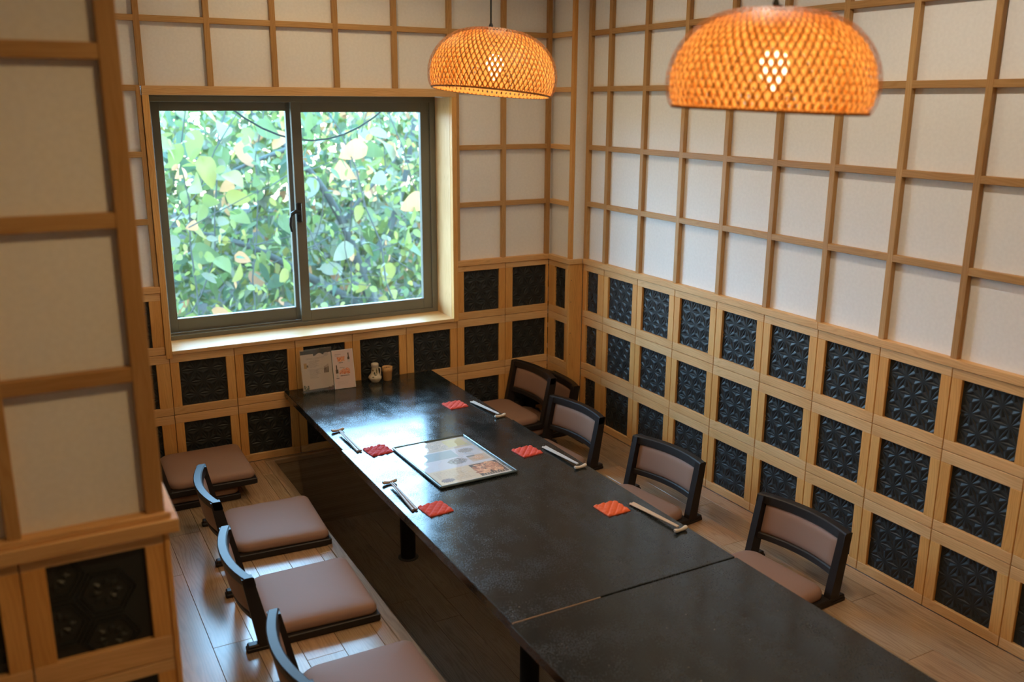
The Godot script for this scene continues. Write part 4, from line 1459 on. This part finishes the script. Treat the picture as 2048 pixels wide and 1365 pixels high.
func build_garden() -> void:
	sheet_structure("ground_outside", "strip of soil outside the window", "ground", Vector3(-9.0, -1.3, -12.0), Vector3(7.0, -1.2, -0.35), M.soil)
	var gw := thing("garden_wall", "low pale concrete garden wall with ledge behind the leaves outside", "garden wall", Vector3(0.4, -1.2, -8.6), 0.0)
	var wb := MB.new()
	wb.box(Vector3(-6.0, 0.0, -0.12), Vector3(6.0, 1.45, 0.12), 0.01)
	part("wall_body", wb.done(), M.concrete, gw)
	var cp := MB.new()
	cp.box(Vector3(-6.0, 1.45, -0.17), Vector3(6.0, 1.53, 0.17), 0.012)
	part("coping", cp.done(), M.concrete, gw)
	var r := RandomNumberGenerator.new()
	r.seed = 4242
	var hearts := []
	var narrows := []
	var ovals := []
	for k in 3:
		hearts.append(leaf(0, 100 + k))
		narrows.append(leaf(1, 200 + k))
		ovals.append(leaf(2, 300 + k))
	var cols := {
		"light": [0.150, 0.200, 0.070], "yellow": [0.230, 0.235, 0.075], "green": [0.080, 0.130, 0.055], "teal": [0.050, 0.095, 0.065], "grey": [0.17, 0.20, 0.16], "peach": [0.42, 0.24, 0.14], "orange": [0.48, 0.22, 0.06],
	}
	var lm := {}
	for k in cols:
		var c: Array = cols[k]
		var m := mat(lin(c[0] * 0.62, c[1] * 0.50, c[2] * 0.46), 0.5, 0.3)
		m.backlight_enabled = true
		m.backlight = lin(c[0] * 1.3, c[1] * 1.15, c[2] * 0.8)
		lm[k] = m
	# climbing plant: big heart-shaped leaves
	var vine := thing("climbing_vine", "climbing plant with large pale heart-shaped leaves, nearest of the plants outside", "vine", Vector3(-0.4, -1.2, -3.7))
	var stems := []
	for k in 11:
		var p := Vector3(-2.4 + k * 0.48 + r.randf_range(-0.15, 0.15), 0.0, r.randf_range(-0.4, 0.4))
		var pts := [p]
		var d := Vector3(r.randf_range(-0.35, 0.35), 1.0, r.randf_range(-0.1, 0.1))
		for s in 9:
			d += Vector3(r.randf_range(-0.4, 0.4), 0.0, r.randf_range(-0.12, 0.12))
			d.x *= 0.85
			p = p + d.normalized() * 0.36
			p.z = clampf(p.z, -0.5, 0.5)
			pts.append(p)
		stems.append(pts)
		part("stem", tube(pts, 0.010, 0.005, 6), M.bark, vine)
	for k in 298:
		var s: Array = stems[k % stems.size()]
		var f := r.randf_range(1.2, 8.4)
		var at: Vector3 = s[int(f)].lerp(s[int(f) + 1], f - int(f)) + Vector3(r.randf_range(-0.34, 0.34), r.randf_range(-0.2, 0.2), r.randf_range(-0.15, 0.2))
		if at.y > 3.08:
			at.y = r.randf_range(0.8, 3.08)
		var key := "light"
		var q := r.randf()
		var right := at.x > 0.35 and at.y > 2.1
		if q < 0.07 or (right and q < 0.42):
			key = "peach"
		elif q < 0.10:
			key = "orange"
		elif q < 0.32:
			key = "yellow"
		elif q < 0.50:
			key = "green"
		elif q < 0.60:
			key = "grey"
		elif q < 0.68:
			key = "teal"
		var o := part("leaf", hearts[r.randi() % 3] if r.randf() < 0.72 else ovals[r.randi() % 3], lm[key], vine, at)
		o.rotation = Vector3(r.randf_range(-0.9, 0.5) + 1.0, r.randf_range(-2.2, 2.2), r.randf_range(-1.7, -0.3))
		o.scale = Vector3.ONE * (0.09 + 0.15 * pow(r.randf(), 1.6))
	small_leaves(vine, [["light", 700], ["green", 520], ["yellow", 300], ["grey", 260], ["peach", 120]], ovals, lm, r, Vector3(-2.5, 0.1, -0.55), Vector3(2.6, 3.05, 0.5), 0.05, 0.11)
	for k in 34:
		var p := Vector3(r.randf_range(-2.4, 2.4), r.randf_range(0.6, 2.9), r.randf_range(-0.4, 0.4))
		var pts := [p]
		var d := Vector3(r.randf_range(-1, 1), r.randf_range(-0.7, 0.9), r.randf_range(-0.2, 0.2)).normalized()
		for s in 6:
			d = (d + Vector3(r.randf_range(-0.25, 0.25), r.randf_range(-0.3, 0.2), 0)).normalized()
			p += d * 0.13
			p.y = minf(p.y, 3.08)
			pts.append(p)
		part("twig", tube(pts, 0.006, 0.0025, 5), M.bark, vine)
	# tree with drooping narrow leaves behind
	var tree := thing("broadleaf_tree", "grey-branched tree with drooping narrow leaves behind the heart-leaved vine", "tree", Vector3(0.15, -1.2, -5.05))
	var limbs := [
		[[Vector3(0.60, 0, 0), Vector3(0.52, 0.7, 0.0), Vector3(0.40, 1.15, 0.05), Vector3(0.20, 1.7, 0.1), Vector3(-0.05, 2.15, 0.12), Vector3(-0.35, 2.5, 0.1), Vector3(-0.62, 2.75, 0.0), Vector3(-0.70, 3.0, 0.0)], 0.065, 0.022],
		[[Vector3(-0.35, 2.5, 0.12), Vector3(-0.62, 2.42, 0.2), Vector3(-0.95, 2.3, 0.25), Vector3(-1.35, 2.1, 0.2)], 0.026, 0.010],
		[[Vector3(0.20, 1.7, 0.1), Vector3(0.45, 2.05, 0.15), Vector3(0.75, 2.3, 0.12), Vector3(1.05, 2.8, 0.05)], 0.026, 0.010],
		[[Vector3(0.52, 0.7, 0), Vector3(-0.10, 1.1, -0.05), Vector3(-0.75, 1.5, -0.1), Vector3(-1.5, 1.75, -0.1)], 0.06, 0.02],
		[[Vector3(0.40, 1.15, 0.05), Vector3(0.8, 1.6, -0.1), Vector3(1.05, 2.2, -0.2), Vector3(1.2, 2.95, -0.2)], 0.05, 0.02],
	]
	for l in limbs:
		var cv := Curve3D.new()
		for k in l[0].size():
			var d: Vector3 = (l[0][mini(k + 1, l[0].size() - 1)] - l[0][maxi(k - 1, 0)]) / 6.0
			cv.add_point(l[0][k], -d, d)
		var pts := []
		for k in 17:
			pts.append(cv.sample_baked(cv.get_baked_length() * k / 16.0))
		part("branch", tube(pts, l[1], l[2], 8), M.bark, tree)
	for k in 298:
		var at := Vector3(r.randf_range(-2.5, 2.1), r.randf_range(0.3, 3.06), r.randf_range(-0.45, 0.45))
		if r.randf() < 0.6:
			var c := Vector3(floor(at.x / 0.6) * 0.6 + 0.3, at.y, at.z)
			at = at.lerp(c, 0.5)
		var q := r.randf()
		var key := "teal" if q < 0.34 else "green" if q < 0.62 else "light" if q < 0.82 else "grey" if q < 0.95 else "peach"
		var o := part("leaf", narrows[r.randi() % 3] if r.randf() < 0.7 else ovals[r.randi() % 3], lm[key], tree, at)
		o.rotation = Vector3(r.randf_range(-0.8, 0.8), r.randf_range(-PI, PI), r.randf_range(-1.9, -0.6))
		o.scale = Vector3.ONE * r.randf_range(0.16, 0.34)
	small_leaves(tree, [["teal", 600], ["green", 600], ["light", 400], ["grey", 300]], narrows, lm, r, Vector3(-2.6, 0.2, -0.5), Vector3(2.4, 3.06, 0.5), 0.10, 0.20)
	# mass of smaller leaves farther back
	var hedge := thing("background_shrubs", "dense pale green shrubs filling the view farthest behind the window", "shrubs", Vector3(0, -1.2, -6.8))
	var spots := [["green", 4200], ["light", 3000], ["teal", 2600], ["grey", 1900], ["yellow", 900], ["peach", 600]]
	for s in spots:
		var mm := MultiMesh.new()
		mm.transform_format = MultiMesh.TRANSFORM_3D
		mm.mesh = ovals[r.randi() % 3] if s[0] != "teal" else narrows[0]
		mm.instance_count = s[1]
		for k in s[1]:
			var at := Vector3(r.randf_range(-5.0, 5.0), 0.1 + 3.05 * pow(r.randf(), 0.75), r.randf_range(-0.9, 0.9))
			if s[0] == "peach":
				at.x = r.randf_range(-0.2, 4.4)
			var bs := Basis.from_euler(Vector3(r.randf_range(-1.2, 1.2), r.randf_range(-PI, PI), r.randf_range(-1.6, 0.4))).scaled(Vector3.ONE * r.randf_range(0.09, 0.22))
			mm.set_instance_transform(k, Transform3D(bs, at))
		var o := MultiMeshInstance3D.new()
		o.name = "foliage"
		o.multimesh = mm
		o.material_override = lm[s[0]]
		o.set_meta("kind", "stuff")
		hedge.add_child(o, true)
	for k in 14:
		var p := Vector3(r.randf_range(-4.0, 4.0), 0, r.randf_range(-0.6, 0.6))
		var pts := [p]
		for s in 7:
			p += Vector3(r.randf_range(-0.22, 0.22), 0.4, r.randf_range(-0.08, 0.08))
			pts.append(p)
		part("stem", tube(pts, 0.018, 0.006, 5), M.bark, hedge)
	# cables in front of the leaves
	var c1 := part("overhead_cable", tube(bow(Vector3(-2.11, 2.349, -0.9), Vector3(-0.21, 2.349, -0.9), 0.80), 0.0055, 0.0055, 8), M.cable, self)
	tag(c1, "dark cable sagging across the right pane outside", "cable")

func bow(a: Vector3, b: Vector3, sag: float) -> Array:
	var pts := []
	for k in 21:
		var f := k / 20.0
		pts.append(a.lerp(b, f) - Vector3(0, sag * 4.0 * f * (1.0 - f), 0))
	return pts
